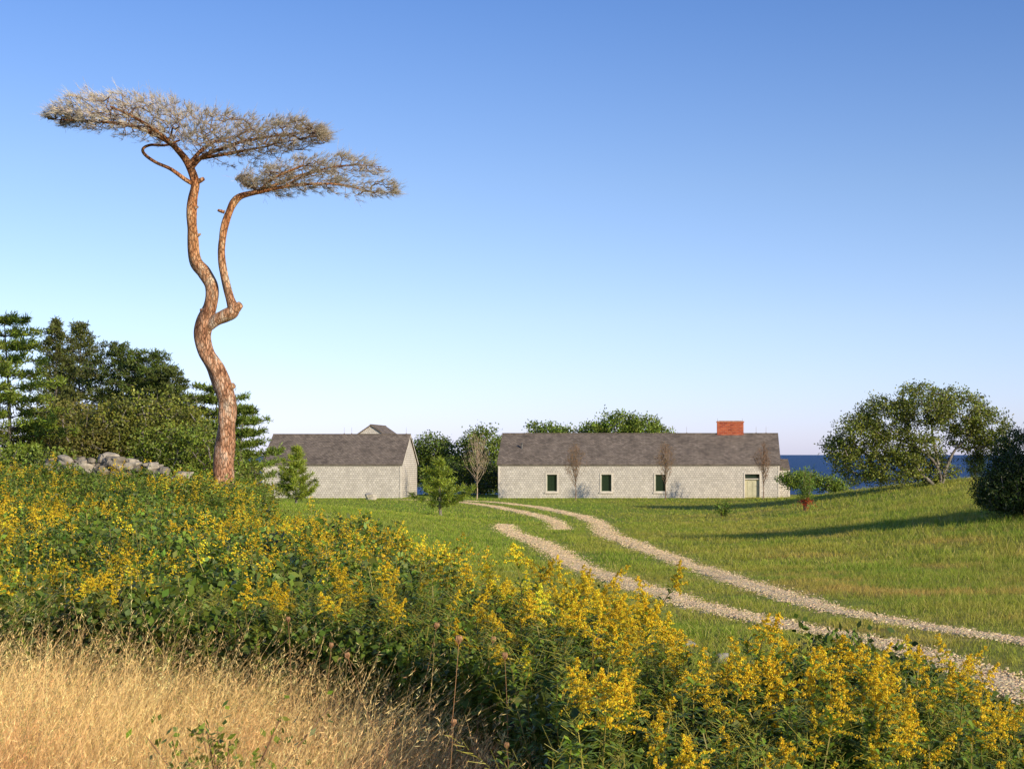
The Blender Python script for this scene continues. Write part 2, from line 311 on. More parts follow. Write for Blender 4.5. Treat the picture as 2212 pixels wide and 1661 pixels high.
# ------------------------------------------------------------------ lawn grass
def grass_field(name,n,ymin,ymax,h0,w0,segs,label,per=1,yexp=1.0):
    y=ymin+(ymax-ymin)*rng.random(n)**yexp; u=rng.uniform(-.475,.245,n); x=u*y+rng.uniform(-.3,.3,n)
    rd=rutdist(x,y)+.18*nz(x,y,1.0,77); keep=~inpoly(x,y,THK)&((rd>.0)|(rng.random(n)<.08))
    keep&=~((y>115.5)&(x>-14.8)&(x<9))&~((y>115.5)&(x>-33.2)&(x<-22))
    x=x[keep];y=y[keep];rd=rd[keep];n=len(x)
    c=lawncol(x,y)
    x=np.repeat(x,per)+rng.normal(size=n*per)*.03;y=np.repeat(y,per)+rng.normal(size=n*per)*.03;c=np.repeat(c,per,0);rd=np.repeat(rd,per);n*=per
    hh=h0*(.6+.8*rng.random(n))*(1+.5*nz(x,y,3,9)+.3*nz(x,y,.9,10))*(.45+.55*sm(rd/1.1))*(1+.8*sm((x-3)/6)*(rng.random(n)<.35))
    hh=np.clip(hh,.02,.6)
    c=c*(1+rng.normal(size=(n,1))*.2); st=rng.random(n)<.13; c[st]=np.array([.36,.29,.13])*(1+rng.normal(size=(st.sum(),1))*.15)
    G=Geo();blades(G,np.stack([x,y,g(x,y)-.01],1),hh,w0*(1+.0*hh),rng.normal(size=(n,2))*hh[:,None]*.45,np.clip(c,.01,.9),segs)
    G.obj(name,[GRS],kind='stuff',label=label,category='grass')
grass_field('meadow_grass',38000,9,34,.10,.008,2,'short sunlit green and straw meadow grass beside the track',5,.75)
grass_field('meadow_grass',50000,32,70,.11,.016,1,'green lawn grass with brown dry patches beside the track',4,.9)
grass_field('lawn_grass',34000,66,118,.11,.03,1,'mown green lawn grass in front of the shingled buildings',3,1)
# ------------------------------------------------------------------ dry foreground grass
n=95000;x=rng.uniform(-6,0.4,n);y=rng.uniform(3.8,11.4,n)
k=inpoly(x+rng.normal(size=n)*.2,y+rng.normal(size=n)*.4,DRY)&(x>-.5*y-.4);x=x[k];y=y[k];n=len(x)
cl=nz(x,y,1.3,21);red=np.clip(.12+nz(x,y,1.8,22)*.9+.55*(6.0-y)/3,0,1)[:,None]
tall=rng.random(n)<.15
h=np.clip((.50+.17*cl+.08*sm((-x-1.8)/1.5))*(.4+.65*rng.random(n))*np.where(tall,1.5,1)*(1-.2*sm((x+1.6)/1.2)),.1,1.0)
c=(np.array([.70,.52,.24])*(1-red)+np.array([.50,.24,.11])*red)*(1+rng.normal(size=(n,1))*.28)
c[rng.random(n)<.05]=(.2,.22,.06)
ln=np.stack([h*(.3+.4*nz(x,y,1.5,23)+rng.normal(size=n)*.3),h*(rng.normal(size=n)*.3+.25*nz(x,y,1.1,24))],1)
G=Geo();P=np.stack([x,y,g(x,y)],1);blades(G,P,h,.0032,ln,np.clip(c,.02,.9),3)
k=rng.random(n)<np.where(tall,.95,.33);T=P[k]+np.stack([ln[k,0],ln[k,1],h[k]*.88],1);cc=c[k]
for q in range(6):
    b_=T-np.stack([ln[k,0]*.35,ln[k,1]*.35,h[k]*.22],1)*rng.random((len(T),1))
    d=unit(np.stack([ln[k,0],ln[k,1],h[k]*.8],1)+rng.normal(size=(len(T),3))*.3)
    leafq(G,b_,d,rng.uniform(.012,.035,len(T)),.0028,np.clip(cc*1.12,.02,.9))
G.obj('dry_grass',[STRAW],kind='stuff',label='tall golden and rust dry grass bending in the wind',category='grass')
# ------------------------------------------------------------------ goldenrod templates
def goldenrod(seed,H=1.,detail=1.):
    r=np.random.default_rng(seed);S_=Geo();Fl=Geo()
    lean=r.normal(size=2)*.08
    ax=lambda t:np.stack([lean[0]*t*t,lean[1]*t*t,H*t],-1)
    t=np.linspace(0,.97,6);P=ax(t);cones(S_,P[:-1],P[1:],.004,.003,3,0,(.14,.13,.05))
    nl=int(70*detail);t=np.sort(r.uniform(.12,1.0,nl));az=np.arange(nl)*2.4+r.normal(size=nl)*.3
    b=ax(t);up=r.uniform(.15,.8,nl);d=unit(np.stack([np.cos(az),np.sin(az),up],1));L=(.135-.06*t)*(1+.2*r.normal(size=nl))/math.sqrt(detail) 
    sd=unit(np.cross(d,np.array([0,0,1.])+np.zeros_like(d)))
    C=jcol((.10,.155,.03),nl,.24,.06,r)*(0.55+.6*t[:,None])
    W=.022/detail**.5
    leafq(S_,b,d,L*.62,W,C,0,.7,sd)
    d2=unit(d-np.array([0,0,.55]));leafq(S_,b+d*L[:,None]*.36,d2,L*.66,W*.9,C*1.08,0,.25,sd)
    nb=int(15*max(detail,.6));Lp=(.12+.10*r.random())
    tb=np.linspace(0,1,nb);azb=np.arange(nb)*2.4+r.random()*6;top=ax(np.array([1.]))[0];side=r.normal(size=2)*.06
    for i in range(nb):
        q=tb[i];o=top+np.array([side[0]*q,side[1]*q,-Lp*.45+Lp*q*.95]);bl=(.095*(1-q)**.8+.010)*(1+.4*r.normal())
        dd=np.array([math.cos(azb[i])+side[0]*6,math.sin(azb[i])+side[1]*6,.55]);m_=max(2,int(18*detail*(.4+.6*(1-q))))
        s=np.linspace(.1,1,m_)[:,None];p=o+unit(dd)*bl*s+np.array([0,0,-.45*bl])*s*s+r.normal(size=(m_,3))*.003
        for kk in range(4 if detail>.7 else 2):
            leafq(Fl,p+r.normal(size=p.shape)*.0025,unit(r.normal(size=(m_,3))+np.array([0,0,1.2])),.0098/detail**.72*(1+.3*r.random(m_)),.007/detail**.72,jcol((.88,.58,.035),m_,.22,.07,r),0,.5,None,r)
        if detail>.7: cones(S_,o[None],(o+unit(dd)*bl*.9)[None],.0015,.001,3,0,(.18,.18,.05))
    return S_,Fl
def merged(pair,flower=True):
    G=Geo();V,F,M,C=pair[0].arrays();G.add(V,F,0,C)
    if flower: V,F,M,C=pair[1].arrays();G.add(V,F,1,C)
    return G
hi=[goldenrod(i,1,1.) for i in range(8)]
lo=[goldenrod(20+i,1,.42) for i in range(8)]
def samp(n,ymin,ymax,xr):
    y=rng.uniform(ymin,ymax,n);x=rng.uniform(xr[0],xr[1],n);k=inpoly(x,y,THK)&(x>-.5*y-.5)&(x<.25*y+.5);return x[k],y[k]
def clump(x,y): return sm(nz(x,y,3.6,34)*1.9-.15)*sm((y-11)/3)
def bank(x,y): return sm((x+18)/2)*sm((y-32)/6)
def hprof(x,y): return .78+.28*sm((y-12)/12)-.12*sm((y-26)/8)+.13*nz(x,y,4,33)+.11*nz(x,y,1.6,35)-.1*sm((y-40)/5)+.28*clump(x,y)+.38*bank(x,y)
Gt=Geo()
x,y=samp(36000,10.5,50,(-26,0));n=len(x)
fl=.7*nz(x,y,4.5,31)+1.15*nz(x,y,1.5,32);de=np.interp(y,EY,EX)-x
ht=hprof(x,y)+rng.normal(size=n)*.09
pf=.13+.5*fl-.06*sm((y-38)/6)-.5*clump(x,y)+.42*(1-sm(de/2.2))*sm((19-y)/5)+.10*sm((30-y)/8)-.08*bank(x,y)
isf=(rng.random(n)<np.clip(pf,.012,.75));idx=rng.integers(0,8,n)
for i in range(8):
    for f in (0,1):
        k=(idx==i)&(isf==bool(f));m_=k.sum()
        tint=np.ones((m_,3))*(1+rng.normal(size=(m_,1))*.22)
        if f: tint*=(.72+.35*rng.random((m_,1)))*np.array([1,.97,1])
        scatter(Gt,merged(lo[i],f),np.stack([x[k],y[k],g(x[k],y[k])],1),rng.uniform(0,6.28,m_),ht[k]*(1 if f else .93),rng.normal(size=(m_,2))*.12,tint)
def hnear(x,y): return np.where(x>.15,.80-.20*sm((x-.6)/.9)-.06*sm((6.4-y)/1.5),.82-.12*sm((x+.5)/.6))
x,y=samp(16000,4.3,10.5,(-6,3));n=len(x);kp=rng.random(n)<.28;x=x[kp];y=y[kp];n=len(x)
edge=nz(x,y,1.8,41)+.7*nz(x,y,.7,42);de=np.interp(y,EY,EX)-x
pf=np.where(x>.15,.10+.28*edge-.3*sm((y-6.9)/.3),.04+.38*edge+.48*(1-sm((de-.2)/1.1)))
isf=(rng.random(n)<np.clip(pf,.01,.7))&(y>6.7);idx=rng.integers(0,8,n);hm=hnear(x,y)+.08*edge+rng.normal(size=n)*.06-np.where(x<.15,.1*sm((de-1)/2),0)
for i in range(8):
    for f in (0,1):
        k=(idx==i)&(isf==bool(f));m_=k.sum();tint=np.ones((m_,3))*(1+rng.normal(size=(m_,1))*.2)
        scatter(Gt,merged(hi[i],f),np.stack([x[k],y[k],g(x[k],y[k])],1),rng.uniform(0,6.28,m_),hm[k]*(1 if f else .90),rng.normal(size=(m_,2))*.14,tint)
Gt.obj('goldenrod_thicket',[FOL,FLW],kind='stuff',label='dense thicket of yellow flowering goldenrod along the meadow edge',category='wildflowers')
G=Geo()
def under(nn,ymin,ymax,xr,hf,L,W,col,hi_=0):
    x,y=samp(nn,ymin,ymax,xr);n=len(x);H=hf(x,y);z=g(x,y)+H*rng.random(n)**.5
    d=unit(rng.normal(size=(n,3))+np.array([.1,-.25,.25]));v=(1+.4*nz(x,y,2.0,58)+hi_*clump(x,y))[:,None]
    leafq(G,np.stack([x,y,z],1),d,L*(.7+.6*rng.random(n)),W*(.7+.6*rng.random(n)),np.clip(jcol(col,n,.3,.1)*v,.004,.9))
under(700000,10,50,(-26,0),lambda x,y:hprof(x,y)-.08+.16*nz(x,y,2.2,51),.085,.05,(.068,.105,.023),.15)
under(380000,4.4,10.5,(-6,3),lambda x,y:hnear(x,y)-.16+.12*nz(x,y,1.0,52),.055,.034,(.052,.085,.017))
G.obj('leafy_undergrowth',[FOL],kind='stuff',label='dark green tangled leaves and vines under the goldenrod',category='undergrowth')
protos=[None]*8
def addgold(k,loc,rot,sc,tilt):
    if protos[k] is None:
        e=thing('goldenrod',loc,'tall goldenrod with arching yellow plume and narrow green leaves','goldenrod',rot,sc,'goldenrod stems at the meadow edge')
        e.rotation_euler=(tilt[0],tilt[1],rot)
        hi[k][0].obj('stem',[FOL],e);hi[k][1].obj('flower_plume',[FLW],e);protos[k]=e
    else: dup(protos[k],loc,rot,sc,None,tilt)
x,y=samp(6000,4.6,6.7,(-.4,1.7));pts=[]
for a,b_ in zip(x,y):
    if a>.235*b_: continue
    if a<.5 and rng.random()<.6: continue
    if nz(np.array([a]),np.array([b_]),.9,43)[0]<-.25: continue
    if all((a-p[0])**2+(b_-p[1])**2>.095**2 for p in pts): pts.append((a,b_))
    if len(pts)>=100: break
for a,b_ in pts:
    k=int(rng.integers(0,8));addgold(k,(a,b_,float(g(a,b_))),rng.uniform(0,6.28),float(hnear(a,b_)+.0+rng.normal()*.07),(rng.normal()*.1,rng.normal()*.1))
# ------------------------------------------------------------------ dried seed heads
def seedhead(seed):
    r=np.random.default_rng(seed);e=thing('wild_carrot',(0,0,0),'dried brown wild carrot stem with curled seed head','wildflower',group='dried seed heads in the grass')
    A=Geo();P=catmull([(0,0,0),(.02,0,.4),(.05,.01,.75),(.07,.01,1.0)],5);tube(A,P,np.linspace(.0022,.0014,len(P)),5,0,(.28,.16,.08))
    A.obj('stem',[TWG],e)
    B=Geo();n=22;az=np.arange(n)*2.4;top=P[-1];rad=.006+.011*np.sqrt(np.arange(n)/n)
    p1=top+np.stack([np.cos(az)*rad,np.sin(az)*rad,np.full(n,.02)],1);p2=top+np.stack([np.cos(az)*rad*.75,np.sin(az)*rad*.75,np.full(n,.034)],1)
    cones(B,np.repeat(top[None],n,0),p1,.0009,.0009,3,0,(.3,.17,.09));cones(B,p1,p2,.0009,.003,4,0,(.34,.2,.11));cones(B,p2,p2+np.array([0,0,.006]),.003,.001,4,0,(.30,.18,.1))
    B.obj('seed_head',[TWG],e);return e
sh=seedhead(1);L_=[(-.98,6.0,.93),(-1.42,7.5,.85),(-.75,6.4,.83),(-.42,6.3,.74),(-.36,6.2,.7),(-.62,5.6,.62),(-.53,5.1,.55),(-.9,5.4,.7),(-1.25,6.7,.82),(-1.8,7.3,.75),(-.58,6.7,.85),(-1.05,7.1,.8),(-.25,5.0,.5),(-2.1,8.0,.8)]
for i,(a,b_,s_) in enumerate(L_):
    if i==0: sh.location=(a,b_,float(g(a,b_)));sh.scale=(s_,)*3
    else: dup(sh,(a,b_,float(g(a,b_))),rng.uniform(0,6.28),s_,None,(rng.normal()*.12,rng.normal()*.18))
def smallbush(name,loc,n,R,H,L,W,col,label,cat,seed=0,stems=8,stemcol=(.2,.12,.07),lowcol=None,tight=.28):
    r=np.random.default_rng(seed);e=thing(name,loc,label,cat);A=Geo();B=Geo()
    T=np.stack([r.normal(size=stems)*R*.5,r.normal(size=stems)*R*.5,H*r.uniform(.6,1,stems)],1)
    cones(A,T*np.array([.1,.1,0]),T*np.array([.5,.5,.55]),.012*H,.008*H,4,0,stemcol);cones(A,T*np.array([.5,.5,.55]),T,.008*H,.003*H,4,0,stemcol)
    k=r.integers(0,stems,n);s=r.uniform(.2,1.02,n)[:,None];b=T[k]*np.hstack([s,s,s])+r.normal(size=(n,3))*np.array([R*tight,R*tight,H*.06])
    b[:,2]=np.abs(b[:,2]);C=jcol(col,n,.28,.1,r)
    if lowcol is not None:
        q=b[:,2]<H*.28;C[q]=jcol(lowcol,q.sum(),.25,.1,r)
    leafq(B,b,unit(r.normal(size=(n,3))+np.array([0,0,.6])),L*(.7+.6*r.random(n)),W,C,0,.45,None,r)
    A.obj('stem',[TWG],e);B.obj('foliage',[FOL],e);return e
smallbush('bramble',(-1.95,6.3,1.7),520,.24,.62,.042,.026,(.085,.13,.024),'green bramble sprig growing through dry golden grass','bramble',3,12,tight=.22)
smallbush('bramble',(-1.0,5.5,1.7),160,.14,.4,.04,.025,(.09,.13,.026),'green bramble sprig growing through dry golden grass','bramble',4)
# ------------------------------------------------------------------ tree growth
def grow(sk,par,att,seg=.3,jit=.06,up=.0,r=None):
    r=r or rng;Pn=list(par);A=np.zeros((len(sk)+len(att)*8,3));A[:len(sk)]=sk;n=len(sk);tips=[]
    o=np.argsort(np.min(np.linalg.norm(att[:,None]-A[None,:n],axis=2),axis=1))
    for i in o:
        p=att[i];d2=((A[:n]-p)**2).sum(1)+ .35*np.maximum(A[:n,2]-p[2],0)**2*4
        q=int(np.argmin(d2));v=p-A[q];D=np.linalg.norm(v);m_=min(6,max(1,int(D/seg)));last=q;base=A[q].copy()
        for k in range(1,m_+1):
            t=k/m_;pt=base+v*t+(r.normal(size=3)*jit*D if k<m_ else 0)+np.array([0,0,-up*D*math.sin(math.pi*t)])
            A[n]=pt;Pn.append(last);last=n;n+=1
        tips.append(last)
    return A[:n],np.array(Pn),np.array(tips)
def pipe_r(Pn,tips,rt,ex,n):
    cnt=np.zeros(n);cnt[tips]=1
    for i in range(n-1,0,-1):
        if Pn[i]>=0: cnt[Pn[i]]+=cnt[i]
    return rt*np.maximum(cnt,1)**ex
def branches(G,A,Pn,R,start,m=0,c=(1,1,1),s=4):
    i=np.arange(start,len(A));p=Pn[i];r0=np.minimum(R[p],R[i]*1.35);cones(G,A[p],A[i],r0,R[i],s,m,c)
# ------------------------------------------------------------------ the bare flat-topped pine
bx,by=-13.4,43.;bz=float(g(bx,by))
pine=thing('pine_tree',(bx,by,bz),'tall bare twisted pine with forked reddish trunk, flat grey crown','tree')
def loc_(L):
    a=np.array(L,float);return np.stack([a[:,0],a[:,3] if a.shape[1]>3 else 0*a[:,0],a[:,1]-bz,a[:,2]*.94],1)
main=loc_([(.06,1.0,.42,0),(.04,1.9,.35,0),(.03,2.89,.31,0),(.05,3.7,.28,.05),(.11,4.5,.27,.1),(.05,5.17,.27,.1),(-.20,5.85,.26,.05),(-.47,6.38,.245,0),(-.58,6.85,.245,-.05),(-.49,7.26,.245,-.05),(-.34,7.73,.205,-.05),(-.31,8.27,.205,0),(-.54,8.67,.2,.05),(-.81,9.0,.19,.1),(-.89,9.61,.165,.1),(-.91,10.28,.15,.05),(-.89,10.82,.135,.05),(-.81,11.29,.135,.05),(-.97,11.76,.12,.05),(-1.24,12.16,.10,.05),(-1.61,12.5,.075,0),(-2.4,12.85,.055,-.1),(-3.36,13.0,.04,-.2),(-4.2,13.05,.03,-.2),(-4.8,13.08,.012,-.2)])
rb=loc_([(-.45,7.1,.18,-.05),(-.13,7.30,.20,-.12),(.13,7.42,.195,-.18),(.36,7.56,.18,-.2),(.30,7.86,.135,-.2),(.18,8.27,.12,-.2),(.08,8.8,.115,-.25),(.05,9.34,.11,-.25),(.11,9.88,.11,-.25),(.24,10.35,.11,-.2),(.38,10.68,.11,-.2),(.60,10.87,.09,-.2),(1.08,10.98,.075,-.2),(1.6,11.09,.06,-.2),(2.4,11.2,.045,-.2),(3.36,11.22,.03,-.1),(4.3,11.02,.015,0)])
sb=loc_([(-.85,11.25,.07,0),(-1.05,11.36,.062,-.1),(-1.41,11.63,.055,-.25),(-1.8,11.8,.05,-.35),(-2.12,12.03,.048,-.35),(-2.18,12.2,.045,-.35),(-1.98,12.32,.042,-.3),(-1.6,12.33,.038,-.2),(-1.2,12.5,.03,-.1)])
l1=loc_([(-.93,11.7,.09,0),(-.54,12.03,.07,-.1),(0,12.2,.06,-.25),(.8,12.45,.045,-.3),(1.9,12.62,.03,-.3),(2.6,12.72,.015,-.3)])
l2=loc_([(-1.0,11.8,.07,0),(-.8,12.3,.06,.5),(-.6,12.7,.05,1.1),(-.2,13.0,.03,1.7)])
l3=loc_([(-1.15,12.05,.07,0),(-1.5,12.5,.055,-.7),(-2.1,12.9,.04,-1.2),(-2.6,13.1,.03,-1.7)])
l4=loc_([(-.6,12.0,.06,0),(.1,12.3,.05,.7),(1.0,12.6,.03,1.2)])
l5=loc_([(.9,10.95,.06,-.2),(1.5,11.3,.05,.3),(2.3,11.7,.035,.7),(3.1,11.8,.02,.9)])
l6=loc_([(1.1,11.0,.05,-.2),(1.7,11.3,.04,-.7),(2.6,11.6,.03,-1.0)])
l7=loc_([(-1.3,12.2,.06,0),(-2.0,12.8,.05,.6),(-3.0,13.15,.035,.8),(-3.8,13.3,.02,.9)])
l8=loc_([(1.9,11.2,.04,-.2),(2.9,11.65,.03,-.1),(3.8,11.8,.02,0),(4.6,11.75,.01,0)])
G=Geo();nodes=[];par=[]
for k,(L0,s,lu) in enumerate([(main,22,.055),(rb,16,.06),(sb,8,.05),(l1,8,.03),(l2,8,.03),(l3,8,.03),(l4,7,.03),(l5,7,.03),(l6,7,.03),(l7,7,.03),(l8,7,.03)]):
    Q=catmull(L0,9);zz=Q[:,2]+bz
    c=np.stack([1+0*zz,1-.20*sm((zz-7.5)/4),1-.42*sm((zz-7)/4)],1)*np.where(zz>11.7,.6,1.)[:,None]
    tube(G,Q[:,:3],Q[:,3],s,0,np.repeat(c,s,0),lu,k+3)
    st=len(nodes)
    for i in range(0,len(Q),2):
        if zz[i]>(11.9 if k in(0,3,4,5,6,9) else 10.95 if k in(1,7,8,10) else 99): 
            par.append(len(nodes)-1 if len(nodes)>st else -1);nodes.append(Q[i,:3])
for (a,z,yy,dx,dz,dy,r0) in [(.36,7.56,-.2,.24,.18,-.04,.15),(.0,5.3,.1,.33,.10,-.1,.12),(-.72,9.0,.1,-.2,.1,-.1,.06),(-.78,11.3,.05,.24,.10,-.08,.08),(.12,10.4,-.2,-.18,.05,-.05,.05),(-.3,7.62,-.05,-.3,-.05,-.1,.07),(-.9,10.5,.05,.2,.08,-.1,.05),(-.85,9.7,.1,.2,.1,-.1,.05)]:
    Q=np.array([(a,yy,z-bz),(a+dx*.5,yy+dy*.5,z-bz+dz*.5),(a+dx,yy+dy,z-bz+dz),(a+dx*1.05,yy+dy,z-bz+dz*1.05)]);tube(G,Q,[r0,r0*.92,r0*.7,.003],9,0,(.95,.9,.82),.05,int(a*50)+60)
G.obj('trunk',[PBARK],pine,smooth=True)
r=np.random.default_rng(5)
def slab(n,xt,tz,bz_,cx,hx,hy,clumps):
    x=r.uniform(xt[0],xt[-1],n*3);t=np.interp(x,xt,tz);bb=np.interp(x,xt,bz_);q=r.random(n*3)**.85
    yw=hy*np.sqrt(np.clip(1-((x-cx)/hx)**2,.02,1));yy=r.uniform(-1,1,n*3)*yw
    z=bb+(t-bb)*q*(1-.25*(yy/hy)**2)+.10*nz(x,yy,.8,clumps+7)*q
    cl=nz(x*.7+1.5*z,yy+z*2.5,1.1,clumps);k=np.argsort(-cl+r.random(n*3)*1.2)[:n]
    return np.stack([x,yy,z-bz],1)[k]
a1=slab(2400,[-4.95,-4.2,-3.63,-2.42,-1.08,0,1.08,2.15,2.95],[13.1,13.42,13.72,13.74,13.6,13.28,13.08,13.05,12.8],[13.04,13.0,12.88,12.62,12.22,11.95,12.05,12.42,12.62],-1,4.1,1.9,61)
a2=slab(1100,[.4,.8,1.6,2.15,2.96,3.6,4.17,4.6,5.0],[11.3,11.62,11.76,11.96,12.08,12.1,11.98,11.75,11.3],[11.22,11.02,10.98,11.05,11.02,10.9,10.9,10.9,10.9],2.7,2.4,1.1,62)
k=~((a2[:,0]>3.4)&(a2[:,2]+bz>11.3)&(a2[:,2]+bz<11.6));a2=a2[k]
sk=np.array(nodes);A,Pn,tips=grow(sk,par,np.vstack([a1,a2]),.16,.035,0,r)
R=pipe_r(Pn,tips,.0036,.47,len(A));R=np.minimum(R,.032)
G=Geo();dark=(.16,.10,.07)
cc=np.array(dark)+np.clip(1-R[len(sk):]/.010,0,1)[:,None]*np.array([.19,.175,.145])
branches(G,A,Pn,R,len(sk),0,cc,4)
tn=np.arange(len(sk),len(A));tn=tn[R[tn]<.013];per=9
b_=np.repeat(A[tn],per,0);par_d=np.repeat(unit(A[tn]-A[Pn[tn]]),per,0)
ctr=np.where(b_[:,0:1]>1.8,np.array([[1.2,0,11.3-bz]]),np.array([[-1,0,11.8-bz]]))
ctr=np.where((b_[:,2:3]>12.3-bz)&(b_[:,0:1]<3.1),np.array([[-1,0,11.8-bz]]),ctr)
out=unit((b_-ctr)*np.array([1,1,.5]))
d=unit(par_d*.35+out*.95+r.normal(size=b_.shape)*.40+np.array([0,0,.12]))
Lr=r.uniform(.07,.22,len(b_))*np.where(r.random(len(b_))<.10,2.1,1);d2=unit(d+r.normal(size=d.shape)*.15+np.array([0,0,.14]));mid=b_+d*Lr[:,None]*.55
tc=jcol((.40,.355,.29),len(b_),.24,.04,r)
cones(G,b_,mid,.0033,.003,3,0,tc);cones(G,mid,mid+d2*Lr[:,None]*.55,.003,.0016,3,0,tc*1.05)
d3=unit(d+r.normal(size=d.shape)*.45);cones(G,mid,mid+d3*Lr[:,None]*.4,.0027,.0016,3,0,tc)
k=r.random(len(b_))<.02;q=mid[k];cones(G,q,q+rdir(len(q),r)*.035,.014,.006,5,0,(.2,.15,.11))
G.obj('crown',[TWG],pine)
# ------------------------------------------------------------------ leafy trees
def leafy(name,x,y,lobes,label,cat='tree',seed=0,n=500,per=26,L=.10,W=.07,spread=.2,col=(.07,.11,.025),trunk=None,th=1.2,tr=.12,shell=.5,bark=None,group=None,rt=.008,z0=None):
    r=np.random.default_rng(seed);z0=float(g(x,y)) if z0 is None else z0;e=thing(name,(x,y,z0),label,cat,group=group)
    w=np.array([l[3]*l[4]*l[5] for l in lobes])**.7;ks=r.choice(len(lobes),n,p=w/w.sum())
    Lb=np.array(lobes,float);d=rdir(n,r);rr=(shell+(1-shell)*r.random(n))
    at=Lb[ks,:3]+d*rr[:,None]*Lb[ks,3:6];at=at[at[:,2]>.15];n=len(at)
    sk=[];par=[]
    stems=trunk or [[(0,0,-.2),(.03*th,0,th*.5),(0,.03,th)]]
    A_=Geo()
    for st in stems:
        Q=catmull(st,4);Rq=np.linspace(tr,tr*.45,len(Q));tube(A_,Q,Rq,8,0,(1,1,1),.05,seed);s0=len(sk)
        for i in range(len(Q)//3,len(Q)): par.append(len(sk)-1 if len(sk)>s0 else -1);sk.append(Q[i])
    A,Pn,tips=grow(np.array(sk),par,at,.4,.08,.04,r);R=np.minimum(pipe_r(Pn,tips,rt,.48,len(A)),tr*.7)
    branches(A_,A,Pn,R,len(sk),0,(1,1,1),4);A_.obj('trunk',[bark or GBARK],e,smooth=True)
    B=Geo();b=np.repeat(at,per,0)+r.normal(size=(n*per,3))*spread*np.array([1,1,.7]);b[:,2]=np.maximum(b[:,2],.03)
    cv=np.repeat(1+r.normal(size=(n,1))*.25,per,0);C=jcol(col,n*per,.2,.07,r)*cv
    leafq(B,b,unit(r.normal(size=b.shape)+np.array([0,0,.2])),L*(.7+.6*r.random(len(b))),W,np.clip(C,.006,.9),0,.45,None,r)
    B.obj('crown',[FOL],e);return e
leafy('wild_cherry_tree',13.4,85,[(-3.3,0,3.0,1.7,1.9,1.3),(-1.7,.4,4.0,1.9,2.2,1.4),(.3,-.4,4.6,2.0,2.2,1.4),(2.3,.2,4.3,1.9,2.0,1.4),(4.0,0,3.4,1.4,1.7,1.1),(-4.5,0,2.2,1.0,1.4,.9),(-3.3,-.6,1.3,1.7,1.3,1.3),(-1.5,-.8,1.1,2.0,1.2,1.1),(-.6,-.8,2.2,2.0,1.2,1.1),(.3,.9,1.6,2.0,1,1.3),(3.0,.7,2.8,1.5,1.2,.9),(.9,.7,.9,1.7,1,.8),(4.7,0,2.4,.8,1,.9)],'broad rounded wind-shaped tree with green crown on the grassy rise',seed=71,n=1650,per=24,L=.135,W=.09,spread=.18,col=(.085,.11,.027),shell=.56,
  trunk=[[(1.2,0,-.1),(1.3,0,.7),(.8,0,1.6),(-.3,.1,2.4),(-1.8,0,2.9)],[(1.3,0,-.2),(1.7,.1,1.2),(2.2,0,2.2),(3.0,.1,2.9)],[(1.3,.1,-.2),(1.2,.3,1.5),(.9,.2,2.8),(.8,0,3.8)],[(1.2,-.1,-.2),(.2,-.2,.7),(-1.2,0,1.3),(-2.9,0,1.8)]],tr=.11,rt=.009)
leafy('shade_tree',-22,131,[(0,0,4.2,2.3,2,1.6),(1.4,0,3.0,1.8,1.8,1.4),(-1.4,0,3.4,1.6,1.5,1.8),(0,0,1.9,2.4,2,1.4)],'dense green tree behind the shingled outbuilding',seed=72,n=460,per=28,L=.2,W=.14,spread=.3,col=(.06,.095,.025))
leafy('shade_tree',-17.6,129,[(0,0,4.4,2.0,2,1.7),(-1,0,2.6,1.8,1.8,1.5),(1,0,2.4,1.4,1.5,1.5),(0,0,1.2,2.4,2,1.2)],'dense green tree between the two shingled buildings',seed=73,n=440,per=28,L=.2,W=.14,spread=.3,col=(.08,.12,.03))
leafy('shade_tree',-5.8,132,[(0,0,6.1,2.2,2,1.6),(2.0,0,5.8,2.0,2,1.4),(-2.2,0,5.4,1.8,2,1.2),(3.5,0,5.2,1.2,1.5,1)],'spreading green treetop rising behind the long roof',seed=74,n=460,per=26,L=.2,W=.14,spread=.3,col=(.09,.135,.03),th=4,tr=.25,z0=-.3)
leafy('shade_tree',-12.0,133,[(0,0,5.4,1.6,1.4,1.1),(1.3,0,5.2,1.0,1,.8),(-1.3,0,5.3,.9,1,1.2)],'small green treetop behind the long roof',seed=75,n=170,per=18,L=.2,W=.14,spread=.28,col=(.08,.125,.03),th=3.6,tr=.2,z0=0.)
leafy('seaside_shrub',-14.6,125,[(0,0,1.4,1.6,1.4,1.4),(-2.4,0,1.6,1.6,1.4,1.5),(-5.4,0,1.5,1.9,1.4,1.5)],'dark shrub growing between the buildings','shrub',seed=76,n=240,per=24,L=.18,W=.12,spread=.28,col=(.035,.06,.018),th=.5)
leafy('juniper_bush',10.6,46,[(0,0,1.0,1.5,1.5,1.1),(.2,.2,1.6,1.25,1.4,1.3),(1.6,0,1.5,1.5,1.6,1.5),(-.5,-.2,.7,1.2,1.2,.9),(.3,0,.5,1.8,1.6,.7)],'large dense dark juniper bush on the grassy rise','bush',seed=77,n=1600,per=36,L=.10,W=.035,spread=.11,col=(.024,.042,.014),th=.6,shell=.6)
leafy('juniper_bush',16.9,86,[(0,0,.9,.6,.6,1.0),(.3,0,1.6,.4,.4,.7)],'small dark upright juniper on the rise','bush',seed=78,n=110,per=26,L=.15,W=.05,spread=.13,col=(.04,.065,.02),th=.5)
leafy('seaside_shrub',8.3,103,[(0,0,1.2,1.3,1.1,.6),(1.6,0,1.0,1.3,1.1,.5),(-.9,0,1.3,.8,.8,.7),(2.6,0,.7,.9,.9,.4)],'low spreading green shrub beside the sea','shrub',seed=79,n=220,per=26,L=.17,W=.08,spread=.2,col=(.09,.14,.03),th=.5)
